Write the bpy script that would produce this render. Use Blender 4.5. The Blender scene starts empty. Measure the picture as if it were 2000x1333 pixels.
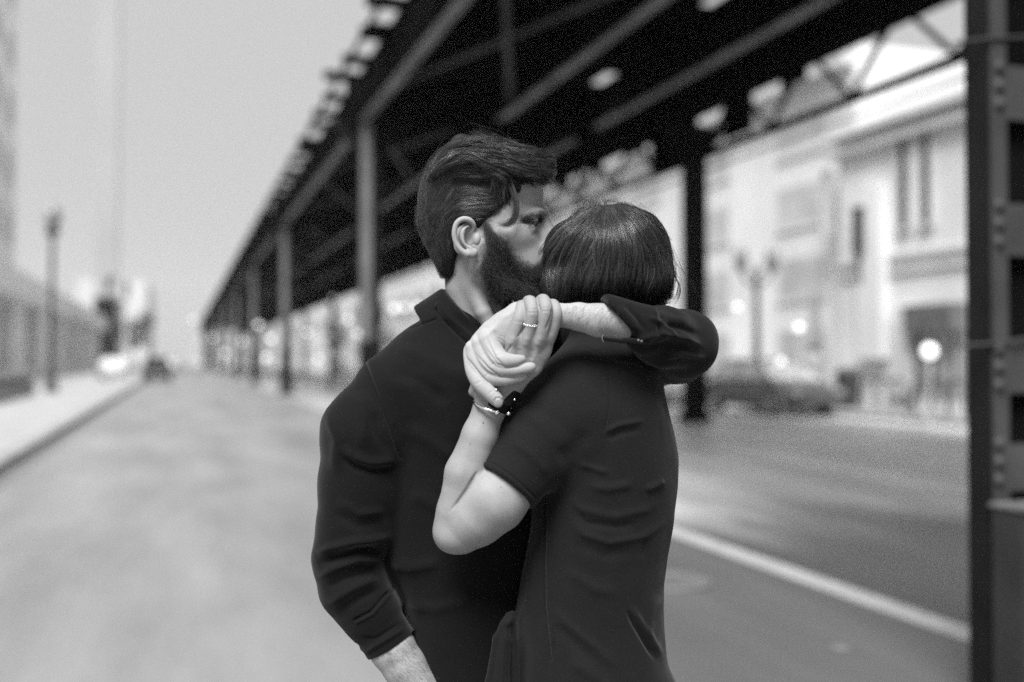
import bpy, bmesh, math, random, time
import numpy as np
from mathutils import Vector, Matrix
T00 = time.time()
random.seed(7)
rng = np.random.default_rng(11)
SC = bpy.context.scene
COL = SC.collection
PI = math.pi

# ------------------------------------------------------------------ camera
F_PX = 1944.0                      # focal length in pixels of a 2000 px wide frame
YAW = math.atan(648 / 1944.0)      # the street runs along +Y, the camera looks to its right
PITCH = math.radians(1.046)
EYE = Vector((0, 0, 1.48))
D0 = 1.53                          # distance of the couple
cam_d = bpy.data.cameras.new('camera')
cam_d.lens = 35.0; cam_d.sensor_width = 36.0
cam_d.clip_start = 0.05; cam_d.clip_end = 3000
cam = bpy.data.objects.new('camera', cam_d); COL.objects.link(cam)
fwd = Vector((math.sin(YAW) * math.cos(PITCH), math.cos(YAW) * math.cos(PITCH), math.sin(PITCH)))
cam.matrix_world = Matrix.Translation(EYE) @ fwd.to_track_quat('-Z', 'Y').to_matrix().to_4x4()
CAMM = cam.matrix_world.copy()
SC.camera = cam
cam_d.dof.use_dof = True
cam_d.dof.focus_distance = 1.46
cam_d.dof.aperture_fstop = 1.5

# ------------------------------------------------------------------ world, sun, exposure
SUN_EL, SUN_AZ = math.radians(56), math.radians(-147)    # azimuth clockwise from +Y; negative = to the left
world = bpy.data.worlds.new('World'); SC.world = world; world.use_nodes = True
wn = world.node_tree; wn.nodes.clear()
sky = wn.nodes.new('ShaderNodeTexSky'); sky.sky_type = 'NISHITA'; sky.sun_disc = False
sky.sun_elevation = SUN_EL; sky.sun_rotation = SUN_AZ; sky.dust_density = 6
bw = wn.nodes.new('ShaderNodeRGBToBW'); mul = wn.nodes.new('ShaderNodeMath'); mul.operation = 'MULTIPLY'; mul.inputs[1].default_value = 0.15
mn = wn.nodes.new('ShaderNodeMath'); mn.operation = 'ADD'; mn.inputs[1].default_value = 2.7
cl = wn.nodes.new('ShaderNodeMath'); cl.operation = 'MINIMUM'; cl.inputs[1].default_value = 2.9
bg = wn.nodes.new('ShaderNodeBackground'); bg.inputs['Strength'].default_value = 0.1
out = wn.nodes.new('ShaderNodeOutputWorld')
wn.links.new(sky.outputs[0], bw.inputs[0]); wn.links.new(bw.outputs[0], mul.inputs[0]); wn.links.new(mul.outputs[0], mn.inputs[0])
wn.links.new(mn.outputs[0], cl.inputs[0]); wn.links.new(cl.outputs[0], bg.inputs['Color']); wn.links.new(bg.outputs[0], out.inputs['Surface'])
sd = bpy.data.lights.new('sun', 'SUN'); sd.energy = 3.8; sd.angle = math.radians(30); sd.color = (1, 1, 1)
sun = bpy.data.objects.new('sun', sd); COL.objects.link(sun)
sdir = Vector((math.sin(SUN_AZ) * math.cos(SUN_EL), math.cos(SUN_AZ) * math.cos(SUN_EL), math.sin(SUN_EL)))
sun.rotation_euler = sdir.to_track_quat('Z', 'Y').to_euler()
SC.view_settings.view_transform = 'Standard'; SC.view_settings.look = 'None'
SC.view_settings.gamma = 1.0; SC.view_settings.use_curve_mapping = False
SC.view_settings.exposure = 1.0
SC.render.engine = 'CYCLES'
SC.cycles.max_bounces = 8; SC.cycles.volume_bounces = 3; SC.cycles.diffuse_bounces = 4; SC.cycles.glossy_bounces = 3
SC.cycles.transparent_max_bounces = 8
SC.cycles.use_denoising = False; SC.cycles.sample_clamp_indirect = 1.0
SC.cycles.caustics_reflective = False; SC.cycles.caustics_refractive = False

# ------------------------------------------------------------------ helpers
def tag(o, label=None, cat=None, group=None, kind=None):
    if label: o['label'] = label
    if cat: o['category'] = cat
    if group: o['group'] = group
    if kind: o['kind'] = kind
    return o

def empty(name, loc=(0, 0, 0), rz=0.0):
    o = bpy.data.objects.new(name, None); COL.objects.link(o)
    o.location = loc; o.rotation_euler = (0, 0, rz); o.empty_display_size = 0.1
    return o

def copy_tree(o, parent=None):
    c = o.copy(); COL.objects.link(c); c.parent = parent
    for ch in list(o.children): copy_tree(ch, c)
    return c

class MB:
    """collects shapes, builds ONE mesh object"""
    def __init__(s): s.v = []; s.f = []; s.sm = []
    def add(s, vs, fs, smooth=False, M=None):
        o = len(s.v)
        if M is not None: vs = [M @ Vector(v) for v in vs]
        s.v += [tuple(v) for v in vs]; s.f += [tuple(i + o for i in f) for f in fs]; s.sm += [smooth] * len(fs)
        return s
    def box(s, x0, x1, y0, y1, z0, z1, M=None):
        vs = [(x, y, z) for z in (z0, z1) for y in (y0, y1) for x in (x0, x1)]
        fs = [(0, 2, 3, 1), (4, 5, 7, 6), (0, 1, 5, 4), (1, 3, 7, 5), (3, 2, 6, 7), (2, 0, 4, 6)]
        return s.add(vs, fs, False, M)
    def bar(s, a, b, w, h, up=(0, 0, 1)):
        a = Vector(a); b = Vector(b); d = (b - a); L = d.length; d.normalize()
        u = d.cross(Vector(up)).normalized(); n = u.cross(d).normalized()
        M = Matrix((u, n, d)).transposed().to_4x4(); M.translation = a
        return s.box(-w / 2, w / 2, -h / 2, h / 2, 0, L, M)
    def tube(s, pts, rs, n=12, caps=True, smooth=True):
        pts = [Vector(p) for p in pts]
        if not hasattr(rs, '__len__'): rs = [rs] * len(pts)
        up = Vector((0, 0, 1)); vs = []; prev = None
        for i, p in enumerate(pts):
            d = (pts[min(i + 1, len(pts) - 1)] - pts[max(i - 1, 0)]).normalized()
            if prev is None:
                r = Vector((1, 0, 0)) if abs(d.x) < .9 else Vector((0, 1, 0)); u = d.cross(r).normalized()
            else: u = (prev - d * prev.dot(d)).normalized()
            prev = u; w = d.cross(u)
            for k in range(n):
                a = 2 * PI * k / n; vs.append(p + (u * math.cos(a) + w * math.sin(a)) * rs[i])
        fs = [(i * n + k, i * n + (k + 1) % n, (i + 1) * n + (k + 1) % n, (i + 1) * n + k) for i in range(len(pts) - 1) for k in range(n)]
        o = len(s.v); s.add(vs, fs, smooth)
        if caps: s.add(vs[:n], [tuple(range(n))[::-1]]); s.add(vs[-n:], [tuple(range(n))])
        return s
    def lathe(s, prof, c=(0, 0, 0), n=20, smooth=True):
        vs = [(c[0] + r * math.cos(2 * PI * k / n), c[1] + r * math.sin(2 * PI * k / n), c[2] + z) for r, z in prof for k in range(n)]
        fs = [(i * n + k, i * n + (k + 1) % n, (i + 1) * n + (k + 1) % n, (i + 1) * n + k) for i in range(len(prof) - 1) for k in range(n)]
        return s.add(vs, fs, smooth)
    def ball(s, c, r, n=12, m=8, sc=(1, 1, 1)):
        prof = [(max(r * math.sin(PI * i / m), 1e-4), -r * math.cos(PI * i / m)) for i in range(m + 1)]
        M = Matrix.Translation(Vector(c)) @ Matrix.Diagonal((*sc, 1))
        vs = [(a * math.cos(2 * PI * k / n), a * math.sin(2 * PI * k / n), z) for a, z in prof for k in range(n)]
        fs = [(i * n + k, i * n + (k + 1) % n, (i + 1) * n + (k + 1) % n, (i + 1) * n + k) for i in range(m) for k in range(n)]
        return s.add(vs, fs, True, M)
    def build(s, name, mat, parent=None, bevel=0):
        me = bpy.data.meshes.new(name); me.from_pydata(s.v, [], s.f); me.materials.append(mat)
        me.polygons.foreach_set('use_smooth', s.sm); me.update()
        o = bpy.data.objects.new(name, me); COL.objects.link(o)
        if parent: o.parent = parent
        if bevel:
            b = o.modifiers.new('bevel', 'BEVEL'); b.width = bevel; b.segments = 2; b.limit_method = 'ANGLE'
        return o

def mat(name, c, rough=0.6, metal=0.0, noise=None, bump=None, spec=0.5, emit=0.0, coords='Object', sheen=0.0):
    """grey procedural material. noise=(scale, amount[, detail]); bump=(scale, strength)"""
    m = bpy.data.materials.new(name); m.use_nodes = True; nt = m.node_tree; b = nt.nodes['Principled BSDF']
    b.inputs['Base Color'].default_value = (c, c, c, 1); b.inputs['Roughness'].default_value = rough
    b.inputs['Metallic'].default_value = metal; b.inputs['Specular IOR Level'].default_value = spec
    if sheen: b.inputs['Sheen Weight'].default_value = sheen; b.inputs['Sheen Roughness'].default_value = 0.5
    if emit: b.inputs['Emission Color'].default_value = (1, 1, 1, 1); b.inputs['Emission Strength'].default_value = emit
    tc = nt.nodes.new('ShaderNodeTexCoord')
    if noise:
        n = nt.nodes.new('ShaderNodeTexNoise'); n.inputs['Scale'].default_value = noise[0]; n.inputs['Detail'].default_value = noise[2] if len(noise) > 2 else 6
        r = nt.nodes.new('ShaderNodeMapRange'); r.inputs['From Min'].default_value = .3; r.inputs['From Max'].default_value = .7
        r.inputs['To Min'].default_value = c * (1 - noise[1]); r.inputs['To Max'].default_value = c * (1 + noise[1])
        nt.links.new(tc.outputs[coords], n.inputs['Vector']); nt.links.new(n.outputs['Fac'], r.inputs['Value']); nt.links.new(r.outputs[0], b.inputs['Base Color'])
    if bump:
        n2 = nt.nodes.new('ShaderNodeTexNoise'); n2.inputs['Scale'].default_value = bump[0]; n2.inputs['Detail'].default_value = 4
        bp = nt.nodes.new('ShaderNodeBump'); bp.inputs['Strength'].default_value = bump[1]; bp.inputs['Distance'].default_value = bump[2] if len(bump) > 2 else .002
        nt.links.new(tc.outputs[coords], n2.inputs['Vector']); nt.links.new(n2.outputs['Fac'], bp.inputs['Height']); nt.links.new(bp.outputs[0], b.inputs['Normal'])
    return m

def ray(px, py):
    return (CAMM.to_3x3() @ Vector(((px - 1000) / F_PX, -(py - 666.5) / F_PX, -1.0)))
def at(px, py, d): return EYE + ray(px, py) * d
def on_x(px, py, X): r = ray(px, py); return EYE + r * (X / r.x)
def on_z(px, py, Z): r = ray(px, py); return EYE + r * ((Z - EYE.z) / r.z)

# ------------------------------------------------------------------ setting: ground, roads, pavements
def asphalt(name, c, big=.25, rough=.75, shade_mul=.3):
    m = mat(name, c, rough, noise=(.35, big, 8), coords='Object'); nt = m.node_tree; b = nt.nodes['Principled BSDF']
    tc = [n for n in nt.nodes if n.type == 'TEX_COORD'][0]
    n = nt.nodes.new('ShaderNodeTexNoise'); n.inputs['Scale'].default_value = 90; n.inputs['Detail'].default_value = 3
    mp = nt.nodes.new('ShaderNodeMapping'); mp.inputs['Scale'].default_value = (1.3, .22, 1)      # wear stretched along the street
    n3 = nt.nodes.new('ShaderNodeTexNoise'); n3.inputs['Scale'].default_value = .9; n3.inputs['Detail'].default_value = 5; n3.inputs['Roughness'].default_value = .6
    src = b.inputs['Base Color'].links[0].from_socket
    m1 = nt.nodes.new('ShaderNodeMath'); m1.operation = 'MULTIPLY'; m2 = nt.nodes.new('ShaderNodeMath'); m2.operation = 'MULTIPLY'
    r1 = nt.nodes.new('ShaderNodeMapRange'); r1.inputs['To Min'].default_value = .75; r1.inputs['To Max'].default_value = 1.25
    r2 = nt.nodes.new('ShaderNodeMapRange'); r2.inputs['From Min'].default_value = .3; r2.inputs['From Max'].default_value = .7; r2.inputs['To Min'].default_value = .72; r2.inputs['To Max'].default_value = 1.25
    nt.links.new(tc.outputs['Object'], n.inputs['Vector']); nt.links.new(n.outputs['Fac'], r1.inputs['Value'])
    nt.links.new(tc.outputs['Object'], mp.inputs['Vector']); nt.links.new(mp.outputs[0], n3.inputs['Vector']); nt.links.new(n3.outputs['Fac'], r2.inputs['Value'])
    nt.links.new(src, m1.inputs[0]); nt.links.new(r1.outputs[0], m1.inputs[1])
    nt.links.new(m1.outputs[0], m2.inputs[0]); nt.links.new(r2.outputs[0], m2.inputs[1]); nt.links.new(m2.outputs[0], b.inputs['Base Color'])
    # deck shade painted into the near road's colour, a ragged area in object coordinates
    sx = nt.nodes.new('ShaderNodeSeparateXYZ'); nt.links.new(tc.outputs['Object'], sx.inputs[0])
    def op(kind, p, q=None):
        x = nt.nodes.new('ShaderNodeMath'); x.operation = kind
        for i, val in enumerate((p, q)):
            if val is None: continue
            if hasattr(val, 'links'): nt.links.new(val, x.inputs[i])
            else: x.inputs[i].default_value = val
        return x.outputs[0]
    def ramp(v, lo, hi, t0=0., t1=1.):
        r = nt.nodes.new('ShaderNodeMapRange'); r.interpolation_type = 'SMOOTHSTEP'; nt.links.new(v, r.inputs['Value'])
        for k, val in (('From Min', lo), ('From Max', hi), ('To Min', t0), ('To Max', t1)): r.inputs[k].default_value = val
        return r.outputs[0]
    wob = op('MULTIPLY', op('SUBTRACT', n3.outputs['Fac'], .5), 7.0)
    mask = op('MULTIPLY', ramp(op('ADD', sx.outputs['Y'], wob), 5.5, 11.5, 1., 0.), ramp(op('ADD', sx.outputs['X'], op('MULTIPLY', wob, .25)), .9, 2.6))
    fin = op('MULTIPLY', m2.outputs[0], ramp(mask, 0., 1., 1., shade_mul)); nt.links.new(fin, b.inputs['Base Color'])
    bp = nt.nodes.new('ShaderNodeBump'); bp.inputs['Strength'].default_value = .5; bp.inputs['Distance'].default_value = .004
    nt.links.new(n.outputs['Fac'], bp.inputs['Height']); nt.links.new(bp.outputs[0], b.inputs['Normal'])
    return m
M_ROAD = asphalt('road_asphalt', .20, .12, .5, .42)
M_ROAD2 = asphalt('patched_asphalt', .36, .30, .42, .13)  # strip tone set to balance sun and deck shade by colour
M_PAVE = mat('pavement_concrete', .31, .8, noise=(1.2, .15), bump=(30, .3))
M_KERB = mat('kerb_stone', .25, .8, noise=(3, .2))
M_LINE = mat('road_paint', .34, .6, noise=(6, .12))
M_LAND = mat('ground_soil', .25, .9, noise=(.1, .2))

tag(MB().box(-499, 499, -289, 1199, -.6, -.25).build('ground', M_LAND), kind='structure')
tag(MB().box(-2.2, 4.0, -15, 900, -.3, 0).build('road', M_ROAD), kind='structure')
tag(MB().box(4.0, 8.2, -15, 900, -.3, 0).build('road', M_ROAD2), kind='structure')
tag(MB().box(8.2, 16.3, -15, 900, -.3, .002).build('road', asphalt('concrete_lanes', .60, .2, .42, .13)), kind='structure')  # much paler strip: its colour makes up for the deck's shade
tag(MB().box(-2.42, -2.2, -15, 900, -.3, .13).box(16.3, 16.5, -15, 900, -.3, .13).build('kerb', M_KERB, bevel=.02), kind='structure')
tag(MB().box(-60, -2.42, -15, 900, -.3, .13).box(16.5, 60, -15, 900, -.3, .13).build('pavement', M_PAVE), kind='structure')
tag(MB().box(3.92, 4.13, -5, 300, .0, .006).build('lane_marking', M_LINE), kind='structure')
tag(MB().box(14.78, 14.93, -5, 200, .0, .004).build('gutter_seam', mat('gutter_tar', .08, .9)), kind='structure')
mb = MB()
for k in range(40): mb.box(-2.215, -1.95, -4 + k * 6, 1.9 + k * 6, 0, .004)
tag(mb.build('gutter_slab', mat('gutter_concrete', .13, .8, noise=(3, .2))), kind='structure')
# manhole and small iron fittings in the road
mc = on_z(1312, 1136, 0.004)
man = tag(empty('manhole', mc), 'round iron manhole cover with a pale worn ring on the dark road', 'manhole')
MB().lathe([(.27, .0), (.27, .012), (.215, .012), (.215, .004)], n=40).build('frame', mat('manhole_rim', .12, .5, noise=(20, .25)), man)
cv = MB().lathe([(.213, .008), (.001, .008)], n=40)
for i in range(-4, 5):
    for j in range(-4, 5):
        if i * i + j * j < 17: cv.box(i * .042 - .013, i * .042 + .013, j * .042 - .013, j * .042 + .013, .0085, .013)
cv.build('cover', mat('manhole_iron', .13, .45, noise=(20, .3)), man)
wc = on_z(1640, 1268, 0)
wb = tag(empty('valve_cover', wc), 'small square pale valve cover set in the road near the foreground column', 'valve cover')
MB().box(-.035, .035, -.035, .035, .0, .008).build('lid', mat('valve_paint', .16, .6, noise=(40, .3)), wb)

# ------------------------------------------------------------------ elevated railway
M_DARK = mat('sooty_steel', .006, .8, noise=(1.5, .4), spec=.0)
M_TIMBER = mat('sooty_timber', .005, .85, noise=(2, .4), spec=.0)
M_FLANGE = mat('faded_paint_steel', .14, .6, noise=(.9, .45), spec=.3)  # flanges far paler than webs: bounced street light put into the colour
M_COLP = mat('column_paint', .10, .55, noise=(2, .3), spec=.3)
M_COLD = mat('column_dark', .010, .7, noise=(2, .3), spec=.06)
YB = [3.6, 23.0, 42.0, 60.5, 79, 98, 117, 136, 155, 174, 193]
Y1 = 205.0
el = tag(empty('elevated_railway', (4, 3.6, 0)), 'dark riveted steel elevated railway running down the street over the road', 'railway viaduct')
def L(x, y, z): return (x - 4, y - 3.6, z)
def lbox(mb, x0, x1, y0, y1, z0, z1): return mb.box(x0 - 4, x1 - 4, y0 - 3.6, y1 - 3.6, z0, z1)
# deck planks with a few missing boards that let the sky through
holes = []
for (px, py, sx, sy) in [(1182, 153, .36, 1.2), (1392, 2, .3, .8), (1258, 165, .12, .3)]:
    p = on_z(px, py, 8.03); holes.append((p.x, p.y, sx, sy))
mb = MB(); y = -12.0; w = .275
while y < Y1:
    segs = [(4.05, 12.1)]
    for hx, hy, sx, sy in holes:
        if hy - sy / 2 < y + w / 2 < hy + sy / 2:
            ns = []
            for a, b in segs:
                if a < hx < b: ns += [(a, hx - sx / 2), (hx + sx / 2, b)]
                else: ns.append((a, b))
            segs = ns
    for a, b in segs:
        if b > a: lbox(mb, a, b, y, y + w + .001, 8.0, 8.06)
    y += w
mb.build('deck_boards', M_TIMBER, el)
# ties stick out over the left edge; the guard timber lies on them
yk = -1.0
for k in range(50):
    xo = 3.22 + .08 * math.sin(k * 3.1) if k in (6, 8, 9, 11, 14) else 3.42 + .04 * math.sin(k * 2.7)
    lbox(MB(), xo, 4.3, yk, yk + .24, 8.08, 8.26).build('tie', M_TIMBER, el)
    yk += 1.75 + .35 * math.sin(k * 2.3)
lbox(MB(), 3.46, 5.2, yk, Y1, 8.08, 8.25).build('far_tie_ends', M_TIMBER, el)
eb = MB(); yy = 3.0; random.seed(12)
while yy < Y1:                       # walkway boards along the edge, many missing, so the sky shows through in patches
    if random.random() < .33 or yy > 85: lbox(eb, 3.53, 4.06, yy, yy + 1.0, 8.02, 8.07)
    yy += random.choice((1.02, 1.02, 1.5))
lbox(eb, 3.44, 3.51, -2, Y1, 8.0, 8.079)
eb.build('edge_boards', M_TIMBER, el)
g = MB()
yy = -2.0
while yy < Y1:
    ln = random.uniform(2.0, 5.5); lbox(g, 4.06, 4.2, yy, yy + ln, 8.27, 8.38); yy += ln + random.choice([0, .25, .5])
lbox(g, 4.6, 4.8, -12, Y1, 8.31, 8.55)
g.build('guard_timber', M_TIMBER, el)
r_ = MB()
for x in (6.0, 7.4, 8.8, 11.2): lbox(r_, x, x + .08, -12, Y1, 8.705, 8.85)
r_.build('rail', M_DARK, el)
# walkway railing on the left edge
w_ = MB()
for k in range(34):
    lbox(w_, 3.4, 3.46, 22 + k * 2.9, 22.05 + k * 2.9, 8.3, 9.3)
lbox(w_, 3.41, 3.45, 22, 118, 9.27, 9.31); lbox(w_, 3.41, 3.45, 22, 118, 8.8, 8.83)
# outer girder on the left: polyline that follows the gentle bend of the track
GL = [(-12, 4.7), (3.6, 4.4), (12, 4.12), (23, 4.0), (205, 3.98)]
def gx(y):
    for (a, xa), (b, xb) in zip(GL, GL[1:]):
        if y <= b: return xa + (xb - xa) * (y - a) / (b - a)
    return GL[-1][1]
web = MB(); fl = MB()
for (a, xa), (b, xb) in zip(GL, GL[1:]):
    web.bar(L(xa, a, 7.5), L(xb, b, 7.5), .03, .98)
    fl.bar(L(xa, a, 6.985), L(xb, b, 6.985), .21, .03)
for k in range(90):
    yk = -10 + k * 2.35; x = gx(yk)
    web.bar(L(x - .07, yk, 7.01), L(x - .07, yk, 7.95), .10, .02)
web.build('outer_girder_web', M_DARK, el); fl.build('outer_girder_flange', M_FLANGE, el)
for X, wd in ((7.25, .24), (9.75, .24)):
    web = MB(); lbox(web, X - .015, X + .015, -12, Y1, 7.23, 7.99); web.build('stringer_web', M_DARK, el)
    fl = MB()
    for a, b in zip([-12] + YB, YB + [Y1]): lbox(fl, X - wd / 2, X + wd / 2, a + .35, b - .35, 7.195, 7.225)
    fl.build('stringer_flange', M_FLANGE, el)
# cross girders at the bents, with haunches
for yb in YB:
    m = MB(); lbox(m, 3.6, 12.1, yb - .02, yb + .02, 7.02, 7.97); lbox(m, 3.6, 12.1, yb - .17, yb + .17, 6.99, 7.018)
    for k in range(8): lbox(m, 4.6 + k, 4.64 + k, yb - .10, yb - .022, 7.02, 7.97)
    m.build('cross_girder', M_DARK, el)
    for k in range(1, 4):
        ym = yb + k * 4.75
        if ym < 60: lbox(MB(), 4.3, 11.3, ym - .07, ym + .07, 7.5, 7.98).build('floor_beam', M_DARK, el)
# horizontal X bracing under the deck
M_BR = mat('brace_steel', .06, .6, noise=(1, .4), spec=.1)
for a, b in (((735, -20), (1110, 330)), ((1040, 20), (760, 330)), ((590, -200), (870, 200))):
    pa, pb = on_z(*a, 7.42), on_z(*b, 7.42)
for yb in YB[:5]:
    for (xa, xb, dy0, dy1) in ((4.4, 7.15, 1, 9), (7.15, 4.4, 1, 9), (4.4, 7.15, 10, 18), (7.15, 4.4, 10, 18)):
        MB().bar(L(xa, yb + dy0, 7.42 + .06 * (xa > xb)), L(xb, yb + dy1, 7.42 + .06 * (xa > xb)), .13, .05).build('brace', M_BR, el)
# lattice girder on the far side
la = MB(); XR = 11.45
lbox(la, XR - .15, XR + .15, -12, Y1, 6.12, 6.20); lbox(la, XR - .15, XR + .15, -12, Y1, 7.30, 7.62)
k = 0; y = -11.0
while y < Y1:
    la.bar(L(XR + .03, y, 6.15), L(XR + .03, y + 1.3, 7.4), .11, .06); la.bar(L(XR - .03, y + 2.6, 6.15), L(XR - .03, y + 1.3, 7.4), .11, .06)
    la.bar(L(XR, y, 6.15), L(XR, y, 7.4), .14, .06)
    y += 2.6; k += 1
# gussets and boards fill much of the lattice, leaving ragged openings
random.seed(5); y = 8.0
for k in range(70):
    y += random.uniform(.5, 1.6)
    h = random.uniform(.25, 1.12)
    if y < 14.0 or k % 5 == 0: continue
    lbox(la, XR + .06, XR + .09, y, y + random.uniform(.4, 1.3), 7.4 - h, 7.4)
lbox(la, XR + .06, XR + .09, 46, Y1, 6.2, 7.4)
la.build('lattice_girder', M_DARK, el)
lbox(MB(), 11.0, 12.6, -12, Y1, 7.64, 7.98).build('far_walkway', M_DARK, el)
pipe = MB().tube([L(XR - .3, -12, 5.72), L(XR - .3, 60, 5.72)], .03, 8).build('conduit', M_DARK, el)

# columns
def column(x, y, w=.44, light=True, label=''):
    c = tag(empty('railway_column', (x, y, 0)), label, 'column', 'steel columns that carry the elevated railway')
    s = MB(); s.box(-w / 2 + .0, w / 2, -.02, .02, .2, 6.98); s.box(-w / 2, -w / 2 + .03, -.2, .2, .2, 6.98); s.box(w / 2 - .03, w / 2, -.2, .2, .2, 6.98)
    s.box(-w / 2 + .03, w / 2 - .03, -.16, -.13, .2, 6.98)
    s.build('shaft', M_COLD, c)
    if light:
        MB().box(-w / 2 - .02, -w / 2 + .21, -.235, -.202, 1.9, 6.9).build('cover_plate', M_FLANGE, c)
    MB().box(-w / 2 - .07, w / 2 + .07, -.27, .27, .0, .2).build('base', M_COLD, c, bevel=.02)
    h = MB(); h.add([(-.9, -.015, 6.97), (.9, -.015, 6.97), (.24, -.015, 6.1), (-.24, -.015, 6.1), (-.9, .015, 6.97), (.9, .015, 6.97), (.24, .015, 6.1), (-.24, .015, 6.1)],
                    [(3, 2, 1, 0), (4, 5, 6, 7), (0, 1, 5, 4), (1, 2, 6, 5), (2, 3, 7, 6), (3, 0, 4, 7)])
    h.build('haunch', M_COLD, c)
    return c
names = ['left row column with a pale strip rising right behind the man\'s shoulder', 'left row column between the man\'s shoulder and the open street, thinner with distance',
         'left row column third down the street from the camera', 'left row column fourth down the street', 'left row column fifth down the street']
for i, yb in enumerate(YB[1:]):
    column(4.18, yb, .44, True, names[i] if i < 5 else 'far hazy left row column small near the end of the street')
    column(XR, yb - 2.2 if i == 0 else yb, .46, False, ['right row column, broad and dark, rising behind the woman\'s head and the bent elbow', 'right row column second down the street, seen between the couple and the far buildings'][i] if i < 2 else 'far right row column hidden deep under the railway')

# foreground laced column at the right edge
fc = tag(empty('laced_column', (3.30, 3.72, 0)), 'huge riveted laced steel column on a concrete plinth, closest to the camera at the right edge', 'column')
M_FG = mat('foreground_steel', .010, .6, noise=(3, .35), bump=(25, .25), spec=.08)
M_FG2 = mat('foreground_steel_worn', .05, .55, noise=(3, .35), bump=(25, .25), spec=.2)
CX0 = 3.5 * ray(1888, 700).x / ray(1888, 700).y          # left face of the column, its far edge at y = 3.5
yF = CX0 / (ray(1930, 700).x / ray(1930, 700).y)           # near edge
def face_pt(px, py, yv): r = ray(px, py); t = (yv - EYE.y) / r.y; p = EYE + r * t; return (p.x - 3.30, yv - 3.72, p.z)
def fx(px): return face_pt(px, 700, yF)[0]
X0c = CX0 - 3.30; Yc = yF - 3.72
ch = MB(); ch.box(X0c, X0c + .025, Yc, 3.5 - 3.72, .0, 6.95); ch.box(X0c + .026, fx(1936), Yc + .002, Yc + .03, .0, 6.95)
ch.build('channel_flange', M_FG, fc)
MB().box(fx(1936) + .001, fx(1966), Yc - .012, Yc + .02, .0, 6.95).build('rivet_strip', M_FG2, fc)
rv = MB()
for cy in (170, 440, 720, 905):
    for dy in (-38, -2, 34):
        p = face_pt(1951, cy + dy, yF - .012); rv.ball(p, .027, 12, 8, (1, .8, 1))
rv.build('rivet', M_FG2, fc)
for (a, b) in ((-160, -60), (130, 235), (398, 500), (668, 768), (868, 960)):
    za, zb = face_pt(1985, a, yF)[2], face_pt(1985, b, yF)[2]
    MB().box(fx(1968), fx(2200), yF - 3.72 + .0, yF - 3.72 + .022, zb, za).build('batten_plate', M_FG2, fc)
MB().box(fx(2180), fx(2210), yF - 3.72 - .06, yF - 3.72 + .3, .77, 6.95).build('far_channel', M_FG, fc)
MB().box(fx(1966), fx(2200), yF - 3.72 + .06, yF - 3.72 + .08, .0, 6.95).build('back_plate', M_DARK, fc)
zt = face_pt(1960, 1005, yF - .2)[2]
MB().box(fx(1925) + .0, fx(2300), yF - 3.72 - .20, yF - 3.72 - .014, 0, zt).build('plinth', mat('plinth_concrete', .014, .8, noise=(4, .4), bump=(15, .5)), fc, bevel=.02)
MB().box(fx(1923), fx(2305), yF - 3.72 - .215, yF - 3.72 - .014, zt + .001, zt + .018).build('plinth_ledge', mat('ledge_grime', .1, .8, noise=(20, .5)), fc)
st = MB()
for py in (75, 672):
    z = face_pt(1900, py, yF)[2]; st.tube([(fx(1886), yF - 3.72 + .05, z - .01), (fx(1930) - .004, yF - 3.72 - .02, z), (fx(2210), yF - 3.72 - .03, z + .10)], .007, 8)
st.build('strap_wire', M_FG2, fc)
# ------------------------------------------------------------------ buildings
M_WALL = mat('pale_stone', .64, .8, noise=(.5, .10))
M_WALL2 = mat('pale_render', .66, .8, noise=(.3, .12))
M_TRIM = mat('stone_trim', .55, .8, noise=(1, .1))
M_GL = mat('window_glass', .05, .15, noise=(.6, .4), spec=.6)
M_GLG = mat('hazy_glass', .34, .35, noise=(.3, .3), spec=.5)
M_IRON = mat('black_iron', .03, .5, noise=(8, .3))

# corner building across the street on the right
bx = 19.5
def onb(px, py): return on_x(px, py, bx)
b = tag(empty('stone_building', (bx, 16, 0)), 'pale two storey stone building with cornice and narrow window slots across the street', 'building')
def LB(p): return (p[0] - bx, p[1] - 16, p[2])
yc = onb(1640, 400).y
w = MB().box(0, 14, -22, yc - 16, .13, 8.2); w.build('wall', M_WALL, b)
MB().box(-.45, 14.3, -22.1, yc - 16 + .4, 8.2, 8.45).box(-.3, 14.3, -22.1, yc - 16 + .3, 7.75, 7.95).build('cornice', M_TRIM, b)
MB().box(-.12, 0, -22, yc - 16 + .1, 4.35, 4.5).box(-.10, 0, -22, yc - 16 + .1, 3.95, 4.0).build('string_course', M_TRIM, b)
def slot(px0, px1, py0, py1, name='window', m=None, par=None, dep=.1, fr=True):
    a = onb(px0, py0); c = onb(px1, py1); y0, y1 = min(a.y, c.y) - 16, max(a.y, c.y) - 16; z1, z0 = a.z, onb(px0, py1).z
    f = MB()
    if fr:
        t = .07
        f.box(-.13, -.003, y0 - t, y0, z0 - t, z1 + t).box(-.13, -.003, y1, y1 + t, z0 - t, z1 + t).box(-.13, -.003, y0, y1, z1, z1 + t).box(-.16, -.003, y0, y1, z0 - t, z0)
        o = f.build('window', M_TRIM, par or b); MB().box(-.03, -.003, y0, y1, z0, z1).build('pane', m or M_GL, o)
    else: o = MB().box(-dep, -.004, y0, y1, z0, z1).build(name, m or M_GL, par or b)
    return o
M_SLOT = mat('slot_glass', .012, .5, spec=.1)
slot(1758, 1779, 278, 448, m=M_SLOT); slot(1802, 1823, 265, 440, m=M_SLOT); slot(1612, 1622, 340, 455, m=M_GLG)
slot(1690, 1740, 372, 700, 'pilaster', M_WALL2, dep=.35, fr=False)
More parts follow.
